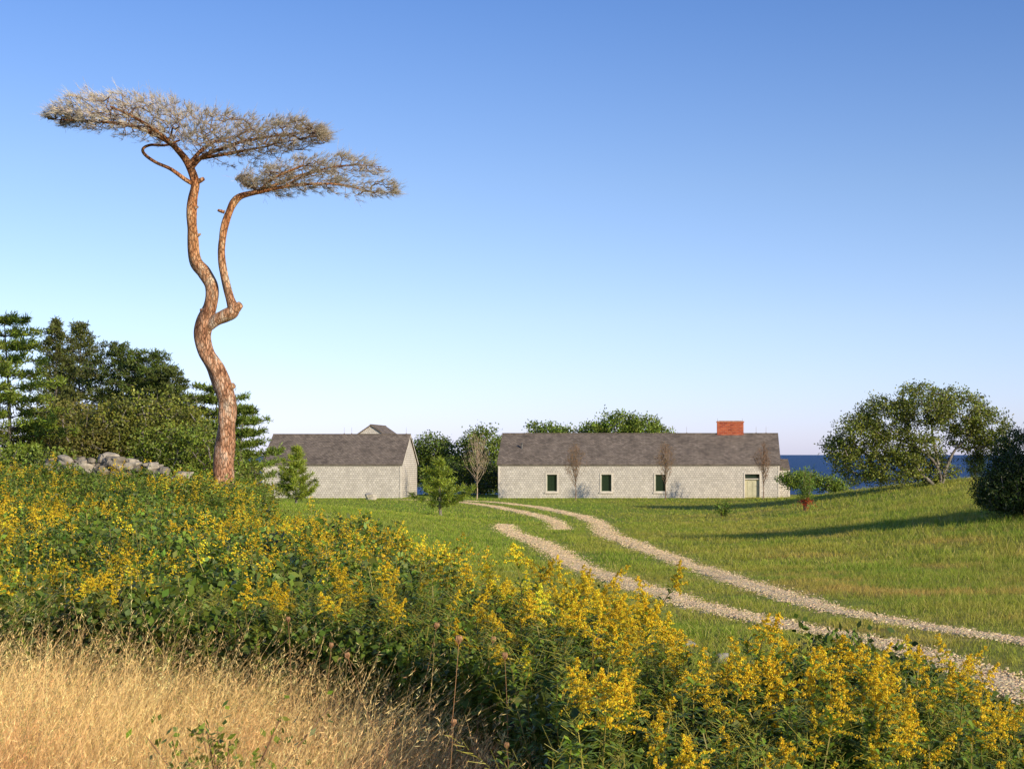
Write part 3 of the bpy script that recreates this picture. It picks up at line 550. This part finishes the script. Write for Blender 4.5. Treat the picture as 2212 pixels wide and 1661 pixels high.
leafy('field_tree',13.5,44,[(0,0,3.2,2.0,2.2,1.6),(1.5,.5,2.4,2.0,2.2,2),(0,0,1.2,1.8,1.8,1.2)],'green field tree on the grassy rise',seed=80,n=420,per=24,L=.2,W=.14,spread=.3,th=1.5)
smallbush('juniper_sapling',(6.0,73.8,float(g(6,73.8))),1500,.55,2.1,.16,.03,(.085,.14,.03),'small green juniper with rusty red leaves at its base','sapling',81,9,(.2,.12,.07),(.24,.045,.025))
smallbush('meadow_shrub',(2.0,77,float(g(2,77))),500,.4,.95,.12,.06,(.10,.15,.035),'small round green shrub standing alone in the meadow','shrub',82,7)
# dark leafy mound at the near end of the thicket
leafy('bayberry_shrub',.72,7.35,[(0,0,.50,.30,.28,.33),(-.32,0,.38,.22,.22,.30),(.36,-.05,.42,.28,.25,.28),(.66,-.15,.34,.22,.22,.24)],'dark leafy green shrub mound beside the gravel track','shrub',seed=131,n=330,per=22,L=.045,W=.03,spread=.06,col=(.042,.075,.015),th=.3,tr=.012,rt=.002,shell=.55)
leafy('bayberry_shrub',-1.0,8.6,[(0,0,.42,.30,.28,.32),(-.4,0,.36,.26,.25,.30),(.3,-.3,.36,.25,.22,.28)],'dark leafy green shrub among the goldenrod','shrub',seed=132,n=240,per=22,L=.048,W=.032,spread=.06,col=(.045,.08,.016),th=.3,tr=.012,rt=.002,shell=.55)
leafy('bayberry_shrub',-4.6,16.5,[(0,0,.65,.6,.5,.42),(-.7,0,.55,.5,.5,.42),(.6,.1,.5,.5,.4,.4)],'dark leafy green shrub among the goldenrod','shrub',seed=133,n=260,per=24,L=.065,W=.045,spread=.09,col=(.05,.085,.018),th=.4,tr=.02,rt=.003,shell=.55)
leafy('bayberry_shrub',-7.6,23,[(0,0,.8,.8,.6,.5),(-1.0,0,.7,.7,.6,.5),(.8,.1,.6,.6,.5,.45)],'dark leafy green shrub among the goldenrod','shrub',seed=134,n=280,per=24,L=.075,W=.05,spread=.11,col=(.055,.09,.02),th=.4,tr=.02,rt=.003,shell=.55)
leafy('bayberry_shrub',-11.5,30,[(0,0,.85,1.0,.6,.55),(-1.3,0,.8,.8,.6,.5),(1.0,.1,.6,.6,.5,.5)],'dark leafy green shrub among the goldenrod','shrub',seed=135,n=300,per=24,L=.08,W=.055,spread=.12,col=(.06,.095,.02),th=.4,tr=.02,rt=.003,shell=.55)
def conifer(name,x,y,H,Rr,label,seed,nb=60,col=(.06,.09,.025),droop=.3,rise=.25,tuft=11,per=8,nl=.16,nw=.03,shape=lambda t:(1-t)**.75,lat=.32,cat='tree',low=.08,trr=.09,z0=None,group=None,whorls=0,lj=(.5,1.2)):
    r=np.random.default_rng(seed);z0=float(g(x,y)) if z0 is None else z0;e=thing(name,(x,y,z0),label,cat,group=group);A=Geo();B=Geo()
    T=catmull([(0,0,-.1),(r.normal()*.06,r.normal()*.06,H*.5),(r.normal()*.1,r.normal()*.1,H*.97)],8);tube(A,T,np.linspace(trr,.012,len(T)),8,0,(1,1,1),.04,seed)
    for i in range(nb):
        t=(i+.5)/nb
        if whorls: t=min(.985,(math.floor(t*whorls)+.5+r.normal()*.07)/whorls)
        zz=H*(low+(.99-low)*t);az=i*2.4+r.normal()*.35;Lb=max(.12,Rr*shape(t)*r.uniform(*lj));dr=np.array([math.cos(az),math.sin(az),0.])
        ce=np.array([np.interp(zz,T[:,2],T[:,0]),np.interp(zz,T[:,2],T[:,1]),zz])
        f=lambda s:ce+dr*Lb*s+np.array([0,0,1])*Lb*(rise*s-droop*s*s+.12*s**4)
        P=f(np.linspace(0,1,6)[:,None]);cones(A,P[:-1],P[1:],.012+.012*Lb*(1-np.linspace(0,1,6)[:-1]),.01,3,0,(.9,.9,.9))
        m_=max(4,int(tuft*(Lb/Rr+.25)));s=r.uniform(.15,1,m_)[:,None];sd=np.array([-dr[1],dr[0],0])
        p=f(s)+sd*(r.uniform(-1,1,(m_,1))*lat*Lb*(1.1-s))+np.array([0,0,1])*r.normal(size=(m_,1))*.04
        b=np.repeat(p,per,0)+r.normal(size=(m_*per,3))*.05;d=unit(dr*.45+r.normal(size=b.shape)*.75+np.array([0,0,.45]))
        bright=(1+r.normal()*.18)
        leafq(B,b,d,nl*(.7+.6*r.random(len(b))),nw,jcol(col,len(b),.22,.07,r)*bright,0,.4,None,r)
    A.obj('trunk',[GBARK],e,smooth=True);B.obj('crown',[FOL],e);return e
G1='windswept evergreens behind the stone pile'
PS=lambda k,a=.08:(lambda t:(1-t)**k+a)
conifer('pine_tree',-22.8,50,6.5,2.6,'bright green layered pine with airy boughs',91,85,(.10,.145,.03),.28,.3,26,12,.19,.04,PS(.45),group=G1,whorls=13)
conifer('spruce_tree',-24.4,58,7.2,2.1,'tall dark spruce with ragged top',92,120,(.055,.07,.027),.3,.35,24,11,.15,.04,PS(.6,.06),group=G1,lj=(.35,1.25))
conifer('spruce_tree',-25.8,63,7.6,2.3,'tall dark spruce with ragged top',93,120,(.06,.075,.027),.25,.4,24,11,.15,.04,PS(.6,.06),group=G1,lj=(.35,1.25))
conifer('spruce_tree',-23.2,61,6.5,2.3,'dark green spruce with dense crown',94,120,(.05,.075,.024),.3,.3,24,11,.15,.04,PS(.45),group=G1)
conifer('spruce_tree',-21.9,60,6.1,2.3,'dark green spruce with dense crown',95,120,(.055,.085,.024),.3,.3,24,11,.15,.04,PS(.4),group=G1)
conifer('spruce_tree',-20.4,59,5.3,2.1,'dark evergreen with a blunt top',96,110,(.05,.07,.022),.3,.3,24,11,.15,.04,PS(.4),group=G1)
conifer('pine_tree',-18.9,60,4.8,2.0,'low green windswept pine',97,80,(.08,.12,.028),.2,.3,26,11,.17,.04,PS(.35),group=G1,whorls=9)
conifer('pine_tree',-17.3,58,3.9,1.6,'low green windswept pine behind the twisted trunk',98,60,(.085,.13,.03),.2,.25,24,11,.17,.04,PS(.35),group=G1,whorls=8)
leafy('thicket_tree',-18.7,52,[(0,0,2.7,1.8,1.5,1.5),(-1.2,0,2.4,1.6,1.5,1.5),(1.1,0,2.1,1.4,1.2,1.3),(0,-.3,.9,2.2,1.5,.9)],'olive green leafy tree behind the stone pile',seed=101,n=650,per=28,L=.11,W=.07,spread=.16,col=(.10,.12,.032),th=.8,tr=.08)
leafy('thicket_tree',-21.3,51,[(0,0,2.2,1.9,1.5,1.5),(-1.4,0,1.6,1.6,1.5,1.4),(1.2,0,1.5,1.6,1.2,1.3)],'grey green leafy tree among evergreens',seed=102,n=560,per=26,L=.11,W=.06,spread=.17,col=(.09,.095,.035),th=.6,tr=.07)
leafy('thicket_tree',-16.4,50,[(0,0,1.8,1.4,1.2,1.3),(-1.2,0,1.7,1.2,1.1,1.3),(.9,-.1,1.1,1.0,1,1.0),(0,-.3,.8,1.7,1.2,.8)],'leafy green shrub beside the twisted trunk','shrub',seed=103,n=430,per=28,L=.11,W=.06,spread=.16,col=(.09,.13,.028),th=.5,tr=.06)
leafy('thicket_tree',-19.6,46,[(0,0,1.0,1.2,1,.9),(-1.6,0,1.1,1.3,1,1.0),(1.3,0,.8,1.0,1,.7)],'low sunlit shrub among the stones','shrub',seed=105,n=260,per=26,L=.10,W=.06,spread=.15,col=(.09,.13,.03),th=.4,tr=.05)
leafy('thicket_tree',-14.9,50,[(0,0,1.0,.9,1.2,.8),(-1.2,0,1.1,.9,.8,.9),(.7,0,.6,.6,.8,.5)],'low olive shrub beside the twisted trunk','shrub',seed=104,n=170,per=26,L=.11,W=.05,spread=.16,col=(.09,.11,.032),th=.4,tr=.05)
leafy('thicket_tree',-16.8,39.6,[(-.2,0,.75,.6,.6,.42),(-1.0,0,.8,.6,.6,.45),(-2.3,0,.9,.9,.6,.6)],'leafy shrub growing over the old stone wall','shrub',seed=106,n=150,per=26,L=.08,W=.05,spread=.12,col=(.08,.12,.027),th=.4,tr=.04)
leafy('bayberry_shrub',-13.9,40.6,[(0,0,.9,.9,.7,.65),(-.8,0,.8,.6,.6,.5)],'leafy shrub hiding the foot of the twisted trunk','shrub',seed=107,n=230,per=26,L=.075,W=.045,spread=.13,col=(.09,.135,.03),th=.4,tr=.04)
leafy('bayberry_shrub',-12.6,40.9,[(0,0,.9,.8,.7,.6),(.6,0,.7,.6,.6,.55)],'leafy shrub hiding the foot of the twisted trunk','shrub',seed=108,n=220,per=26,L=.075,W=.045,spread=.13,col=(.085,.125,.028),th=.4,tr=.04)
leafy('bayberry_shrub',-11.6,38.6,[(0,0,.7,.7,.7,.55),(-.5,0,.85,.6,.6,.5),(.3,-.3,.4,.5,.5,.4)],'leafy green shrub at the edge of the lawn','shrub',seed=109,n=220,per=26,L=.075,W=.045,spread=.13,col=(.095,.14,.03),th=.4,tr=.04)
G2='young pines planted on the lawn'
conifer('young_pine',-25.4,97,3.9,1.5,'young green pine standing before the shingled outbuilding',111,46,(.135,.185,.035),.1,.6,14,20,.28,.035,lambda t:(1-t)**.8+.06,lat=.28,cat='pine',group=G2,whorls=7,lj=(.7,1.15),low=.04)
conifer('young_pine',-12.0,73,2.8,1.85,'bushy young pine with wide boughs on the lawn',112,34,(.135,.185,.035),.05,.4,13,20,.24,.032,lambda t:(1-t)**1.1+.1,lat=.25,cat='pine',group=G2,whorls=5,lj=(.65,1.2),low=.06)
def vase(x,y,H,label,seed,col,wd=.2,bk=(1.,.8,.65),lv=900):
    r=np.random.default_rng(seed);z0=float(g(x,y));e=thing('young_tree',(x,y,z0),label,'tree',group='slender young trees along the wall');A=Geo();B=Geo();n=44
    tube(A,catmull([(0,0,-.1),(.02,0,H*.15),(0,0,H*.3),(.02,0,H*.97)],4),np.linspace(.05,.008,13),6,0,tuple(1.2*q for q in bk))
    az=r.uniform(0,6.28,n);h0=H*r.uniform(.22,.7,n);h1=np.minimum(h0+H*r.uniform(.22,.5,n),H*.99);w=H*wd*np.sin(np.clip((h1/H-.2)/.85,0,1)*math.pi)**.6*r.uniform(.4,1.1,n)
    p0=np.stack([0*az,0*az,h0],1);p2=np.stack([np.cos(az)*w,np.sin(az)*w,h1],1);p1=(p0+p2)/2+np.stack([np.cos(az)*w*.18,np.sin(az)*w*.18,0*az],1)
    cones(A,p0,p1,.014,.011,3,0,bk);cones(A,p1,p2,.011,.005,3,0,bk)
    q=np.repeat(p1+(p2-p1)*r.random((n,1)),5,0)+r.normal(size=(n*5,3))*.05;dd=unit(r.normal(size=q.shape)*.5+np.array([0,0,1]));cones(A,q,q+dd*.3,.007,.004,3,0,bk)
    k=r.integers(0,n,lv);s=r.random((lv,1));b=p1[k]+(p2-p1)[k]*s+r.normal(size=(lv,3))*.12;leafq(B,b,rdir(lv,r),.065,.045,jcol(col,lv,.25,.1,r),0,.45,None,r)
    A.obj('trunk',[GBARK],e);B.obj('crown',[FOL],e)
vase(-8.1,110.5,4.3,'slender young tree with sparse rusty leaves before the wall',121,(.14,.085,.055))
vase(-1.4,110.5,4.3,'slender young tree with sparse tan leaves before the wall',122,(.16,.10,.065))
vase(5.9,110.5,4.2,'slender young tree with reddish bare twigs by the door',123,(.13,.065,.045))
vase(-15.8,113,4.9,'slender pale young tree with bare spreading twigs between buildings',124,(.26,.22,.18),.27,(2.0,1.75,1.5),420)
# ------------------------------------------------------------------ rocks
def rockgeo(G,c,s,seed,col,m=0,k=5):
    r=np.random.default_rng(seed);u=np.linspace(-1,1,k+1);U,W=np.meshgrid(u,u);f=[];one=np.ones_like(U)
    for a in ((U,W,one),(W,U,-one),(one,U,W),(-one,W,U),(W,one,U),(U,-one,W)): f.append(np.stack(a,-1).reshape(-1,3))
    V=np.vstack(f);V=unit(V)*.6+V*.4
    ph=r.uniform(0,6,6);q=1+.18*np.sin(2.3*V[:,0]+ph[0]+1.7*V[:,1])+.14*np.sin(3.1*V[:,2]+ph[1]-2*V[:,0])+.1*np.sin(5*V[:,1]+ph[2]+3*V[:,2])
    V=V*q[:,None]*np.asarray(s);a=r.uniform(0,6.28);V=np.stack([V[:,0]*math.cos(a)-V[:,1]*math.sin(a),V[:,0]*math.sin(a)+V[:,1]*math.cos(a),V[:,2]],1)+np.asarray(c)
    i=np.arange(k)[:,None]*(k+1);j=np.arange(k)[None];F=np.stack([i+j,i+j+1,i+k+1+j+1,i+k+1+j],-1).reshape(-1,4)
    F=np.concatenate([F+t*(k+1)**2 for t in range(6)]);G.add(V,F,m,col)
G=Geo();r=np.random.default_rng(9);wx,wy=-15.8,41.5;wz=float(g(wx,wy))
for i in range(250):
    xx=r.uniform(-2.1,2.1);top=1.85-.12*abs(xx+.2)**1.5;lv=r.random();zz=lv*top;s=r.uniform(.08,.2);gg=r.uniform(.5,1.15)
    rockgeo(G,(xx,r.normal()*.3*(1.2-lv),zz-.05+(float(g(wx+xx,wy))-wz)),(s*1.2,s,s*.7),200+i,np.array([.29,.26,.21])*gg)
o=G.obj('stone_wall',[STN],None,label='tumbled grey dry stone wall half hidden by goldenrod',category='stone wall');o.location=(wx,wy,wz)
for (xx,yy,s,l,cc) in [(-28.0+4.3,112.,.36,'pale rounded boulder beside the shingled outbuilding',(.42,.38,.31)),(.33,12.6,.055,'small grey stone at the edge of the track',(.28,.26,.23)),(.05,14.0,.05,'small grey stone at the edge of the track',(.28,.26,.23))]:
    G=Geo();rockgeo(G,(0,0,s*.4),(s*1.1,s,s*.8),int(s*900),cc,0,8);o=G.obj('boulder',[STN],None,smooth=True,label=l,category='rock');o.location=(xx,yy,float(g(xx,yy)))
# ------------------------------------------------------------------ buildings
TC=(.66,.58,.48)
def roofmesh(x0,x1,y0,yr,y1,ze,zr,n=20,ov=.12,rake=.12):
    G=Geo()
    for (ya,sg) in ((y0,-1),(y1,1)):
        sl=(zr-ze)/abs(yr-ya);yo=ya+sg*ov;zo=ze-sl*ov
        for i in range(n):
            a=i/n;b_=(i+1)/n;ylo=yo+(yr-yo)*a;yhi=yo+(yr-yo)*b_;zl=zo+(zr-zo)*a+.14;zh=zo+(zr-zo)*b_+.118
            G.add([(x0-rake,ylo,zl),(x1+rake,ylo,zl),(x1+rake,yhi,zh),(x0-rake,yhi,zh)],[(0,1,2,3)] if sg<0 else [(3,2,1,0)])
            G.add([(x0-rake,ylo,zl-.024 if i else zl-.1),(x1+rake,ylo,zl-.024 if i else zl-.1),(x1+rake,ylo,zl),(x0-rake,ylo,zl)],[(0,1,2,3)])
        for xx in (x0-rake,x1+rake):
            G.add([(xx,yo,zo+.04),(xx,yr,zr+.02),(xx,yr,zr+.118),(xx,yo,zo+.14)],[(0,1,2,3)])
        G.add([(x0-rake,yo,zo+.03),(x1+rake,yo,zo+.03),(x1+rake,yr,zr+.01),(x0-rake,yr,zr+.01)],[(0,3,2,1)])
    box(G,x0-rake,x1+rake,yr-.09,yr+.09,zr+.09,zr+.15)
    return G
def wallmesh(x0,x1,y0,yr,y1,ze,zr,holes=()):
    G=Geo();xs=sorted({x0,x1,*[h[0] for h in holes],*[h[1] for h in holes]});zs=sorted({-.4,ze,*[h[2] for h in holes],*[h[3] for h in holes]})
    for i in range(len(xs)-1):
        for j in range(len(zs)-1):
            cx=(xs[i]+xs[i+1])/2;cz=(zs[j]+zs[j+1])/2
            if any(h[0]<cx<h[1] and h[2]<cz<h[3] for h in holes): continue
            G.add([(xs[i],y0,zs[j]),(xs[i+1],y0,zs[j]),(xs[i+1],y0,zs[j+1]),(xs[i],y0,zs[j+1])],[(0,1,2,3)])
    G.add([(x0,y1,-.4),(x1,y1,-.4),(x1,y1,ze),(x0,y1,ze)],[(3,2,1,0)])
    for xx in (x0,x1):
        G.add([(xx,y0,-.4),(xx,yr,-.4),(xx,yr,zr),(xx,y0,ze)],[(0,1,2,3)]);G.add([(xx,yr,-.4),(xx,y1,-.4),(xx,y1,ze),(xx,yr,zr)],[(0,1,2,3)])
    return G
def corner(e,x0,x1,y0,y1,ze):
    for (xa,sx) in ((x0,-1),(x1,1)):
        G=Geo();xo=xa+sx*.02;xi=xa-sx*.11;box(G,min(xo,xi),max(xo,xi),y0-.025,y0+.11,-.3,ze-.02,0,TC);G.obj('corner_board',[TRIM],e)
    G=Geo();box(G,x0+.12,x1-.12,y0-.022,y0-.001,ze-.16,ze-.02,0,(.46,.40,.33));G.obj('fascia_board',[TRIM],e)
def rod(e,x,y,z,h=.55):
    G=Geo();tube(G,[(x,y,z),(x,y,z+h*.8),(x,y,z+h)],[.012,.010,.003],5,0,(.25,.2,.15));box(G,x-.04,x+.04,y-.04,y+.04,z-.02,z+.06,0,(.25,.2,.15));G.obj('lightning_rod',[MET],e)
def window(e,cx,w,z0,z1,y0):
    F_=Geo();t=.11
    box(F_,cx-w/2,cx-w/2+t,y0-.035,y0+.24,z0+t,z1-t,0,TC);box(F_,cx+w/2-t,cx+w/2,y0-.035,y0+.24,z0+t,z1-t,0,TC)
    box(F_,cx-w/2,cx+w/2,y0-.035,y0+.24,z1-t,z1,0,TC);box(F_,cx-w/2,cx+w/2,y0-.033,y0+.24,z0,z0+t,0,TC)
    p=Geo();p.add([(cx-w/2+t,y0+.15,z0+t),(cx+w/2-t,y0+.15,z0+t),(cx+w/2-t,y0+.15,z1-t),(cx-w/2+t,y0+.15,z1-t)],[(0,1,2,3)])
    wo=p.obj('window',[GLASS],e);F_.obj('frame',[TRIM],wo)
    s=Geo();a=.035;xi0,xi1=cx-w/2+t+.002,cx+w/2-t-.002
    for b in ((xi0,xi0+a,z0+t+.002,z1-t-.002),(xi1-a,xi1,z0+t+.002,z1-t-.002),(xi0+a,xi1-a,z0+t+.002,z0+t+a),(xi0+a,xi1-a,z1-t-a,z1-t-.002)): box(s,b[0],b[1],y0+.11,y0+.148,b[2],b[3],0,(.30,.33,.24))
    s.obj('sash',[TRIM],wo)
    s=Geo();box(s,cx-w/2-.05,cx+w/2+.05,y0-.09,y0-.036,z0-.05,z0+.03,0,TC);s.obj('sill',[TRIM],wo)
D=116.
x0,x1=-14.55,7.45;H=thing('shingled_house',(0,D,0),'long low weathered cedar shingled house with gabled roof and brick chimney','house')
wins=[(-10.36,1.02,.42,1.96),(-6.1,1.02,.42,1.96),(-1.86,1.02,.42,1.96)];door=(5.33,1.36,-.02,1.98)
holes=[(c-w/2,c+w/2,a,b) for c,w,a,b in wins]+[(door[0]-door[1]/2,door[0]+door[1]/2,-.4,door[3])]
wallmesh(x0,x1,0,3.5,7,2.62,5.0,holes).obj('wall',[WALL],H)
ro=roofmesh(x0,x1,0,3.5,7,2.62,5.0).obj('roof',[ROOF],H)
corner(H,x0,x1,0,7,2.62)
for c,w,a,b in wins: window(H,c,w,a,b,0)
c,w,a,b=door;Dr=Geo();box(Dr,c-w/2+.11,c+w/2-.11,.17,.21,.03,1.45,0,(.50,.46,.30))
for xx in (c-.36,c+.06): box(Dr,xx,xx+.3,.158,.169,.2,1.3,0,(.56,.51,.34))
do=Dr.obj('door',[TRIM],H)
F_=Geo();box(F_,c-w/2,c-w/2+.11,-.035,.26,-.02,b-.1,0,TC);box(F_,c+w/2-.11,c+w/2,-.035,.26,-.02,b-.1,0,TC);box(F_,c-w/2,c+w/2,-.035,.26,b-.1,b,0,TC);box(F_,c-w/2+.111,c+w/2-.111,.05,.25,1.46,1.54,0,TC);box(F_,c-w/2-.05,c+w/2+.05,-.25,.26,-.3,-.021,0,(.4,.38,.34));F_.obj('frame',[TRIM],do)
G=Geo();G.add([(c-w/2+.11,.16,1.54),(c+w/2-.11,.16,1.54),(c+w/2-.11,.16,b-.1),(c-w/2+.11,.16,b-.1)],[(0,1,2,3)]);G.obj('transom_window',[GLASS],do)
G=Geo();tube(G,[(c+.42,.17,.95),(c+.42,.1,.95),(c+.34,.1,.95)],[.02,.02,.015],6,0,(.2,.18,.15));G.obj('handle',[MET],do)
G=Geo();box(G,2.65,4.78,3.3,4.35,4.2,6.0);ch=G.obj('chimney',[BRICK],ro)
G=Geo();box(G,2.60,4.83,3.25,4.40,6.003,6.09,0,(.42,.16,.09));box(G,2.8,4.65,3.4,4.25,6.093,6.14,0,(.3,.27,.24));G.obj('cap',[STN],ch)
G=Geo();tube(G,[(-12.9,1.7,3.8),(-12.9,1.7,4.22),(-12.9,1.7,4.3),(-12.9,1.7,4.34)],[.07,.07,.11,.02],8,0,(.12,.11,.1));G.obj('vent_pipe',[MET],ro)
for xx in (-12.6,-8.9,-5.5,-1.5,.2,5.8,6.6): rod(H,xx,3.5,5.14)
for xx in (2.7,4.7): rod(H,xx,3.8,6.08,.28)
wallmesh(7.475,8.35,1.3,3.6,5.9,2.2,2.9).obj('annex_wall',[WALL],H);roofmesh(7.475,8.35,1.3,3.6,5.9,2.2,2.9,8,.08,.03).obj('annex_roof',[ROOF],H)
G=Geo();box(G,8.23,8.37,1.27,1.4,-.3,2.2,0,TC);G.obj('corner_board',[TRIM],H)
x0,x1=-33.0,-22.15;Ga=thing('shingled_outbuilding',(0,D,0),'small windowless cedar shingled outbuilding with gabled wood roof','outbuilding')
wallmesh(x0,x1,0,3.4,6.8,2.62,4.93).obj('wall',[WALL],Ga);roofmesh(x0,x1,0,3.4,6.8,2.62,4.93).obj('roof',[ROOF],Ga);corner(Ga,x0,x1,0,6.8,2.62)
for (ya,za,yb,zb) in ((-.1,2.66,3.4,5.03),(6.9,2.66,3.4,5.03)):
    G=Geo();xx=x1+.125;G.add([(xx,ya,za-.16),(xx,yb,zb-.16),(xx,yb,zb-.0),(xx,ya,za-.0)],[(0,1,2,3)],0,TC);G.obj('rake_board',[TRIM],Ga)
for xx in (-27.4,-26.8,-22.4): rod(Ga,xx,3.4,5.07)
Gb=thing('shingled_cottage',(-28.3,137,0),'shingled cottage whose gable peak shows over the outbuilding roof','cottage',rot=math.radians(90))
wallmesh(-3.2,3.2,-2.6,0,2.6,4.2,6.0).obj('wall',[WALL],Gb);roofmesh(-3.2,3.2,-2.6,0,2.6,4.2,6.0,14).obj('roof',[ROOF],Gb)
# ------------------------------------------------------------------ light, sky, camera
el=math.radians(20);az=math.radians(129)
ts=Vector((math.sin(az)*math.cos(el),math.cos(az)*math.cos(el),math.sin(el)))
sd=bpy.data.lights.new('sun','SUN');sd.energy=5;sd.angle=math.radians(.5);sd.color=(1,.89,.68);so=bpy.data.objects.new('sun',sd);COL.objects.link(so);so.rotation_euler=(-ts).to_track_quat('-Z','Y').to_euler();so.location=(20,-20,30)
w=bpy.data.worlds.new('World');S.world=w;w.use_nodes=True;N=w.node_tree.nodes;L=w.node_tree.links
sk=N.new('ShaderNodeTexSky');sk.sky_type='NISHITA';sk.sun_disc=False;sk.sun_elevation=el;sk.sun_rotation=az;sk.air_density=1.0;sk.dust_density=.3;sk.ozone_density=2.5
# atmospheric tint by elevation (clear maritime air: deep blue aloft, pale haze at the horizon)
tc=N.new('ShaderNodeTexCoord');sx=N.new('ShaderNodeSeparateXYZ');L.new(tc.outputs['Generated'],sx.inputs[0])
cr=N.new('ShaderNodeValToRGB');e=cr.color_ramp.elements
def q3(c): return (c[0]/2.5,c[1]/2.5,c[2]/2.5,1)
e[0].position=0;e[0].color=q3((1.0,1.07,1.95));e[1].position=.5;e[1].color=q3((.60,.80,1.2))
for p,c_ in ((.04,(1.04,1.08,1.68)),(.09,(1.08,1.07,1.40)),(.18,(.97,1.0,1.26)),(.29,(.70,.86,1.24))): e.new(p).color=q3(c_)
L.new(sx.outputs[2],cr.inputs[0])
vm=N.new('ShaderNodeVectorMath');vm.operation='MULTIPLY';L.new(sk.outputs[0],vm.inputs[0]);L.new(cr.outputs[0],vm.inputs[1])
vs=N.new('ShaderNodeVectorMath');vs.operation='SCALE';vs.inputs[3].default_value=2.5;L.new(vm.outputs[0],vs.inputs[0])
L.new(vs.outputs[0],N['Background'].inputs[0]);N['Background'].inputs[1].default_value=.13
cd=bpy.data.cameras.new('camera');cd.lens=36*3200/2212;cd.sensor_width=36;cd.shift_x=-372/2212;cd.shift_y=151.5/2212;cd.clip_end=90000;cd.clip_start=.1
co=bpy.data.objects.new('camera',cd);COL.objects.link(co);co.location=(0,0,3.4);co.rotation_euler=(math.radians(90),0,0);S.camera=co
S.view_settings.view_transform='Standard';S.view_settings.look='None';S.view_settings.exposure=0
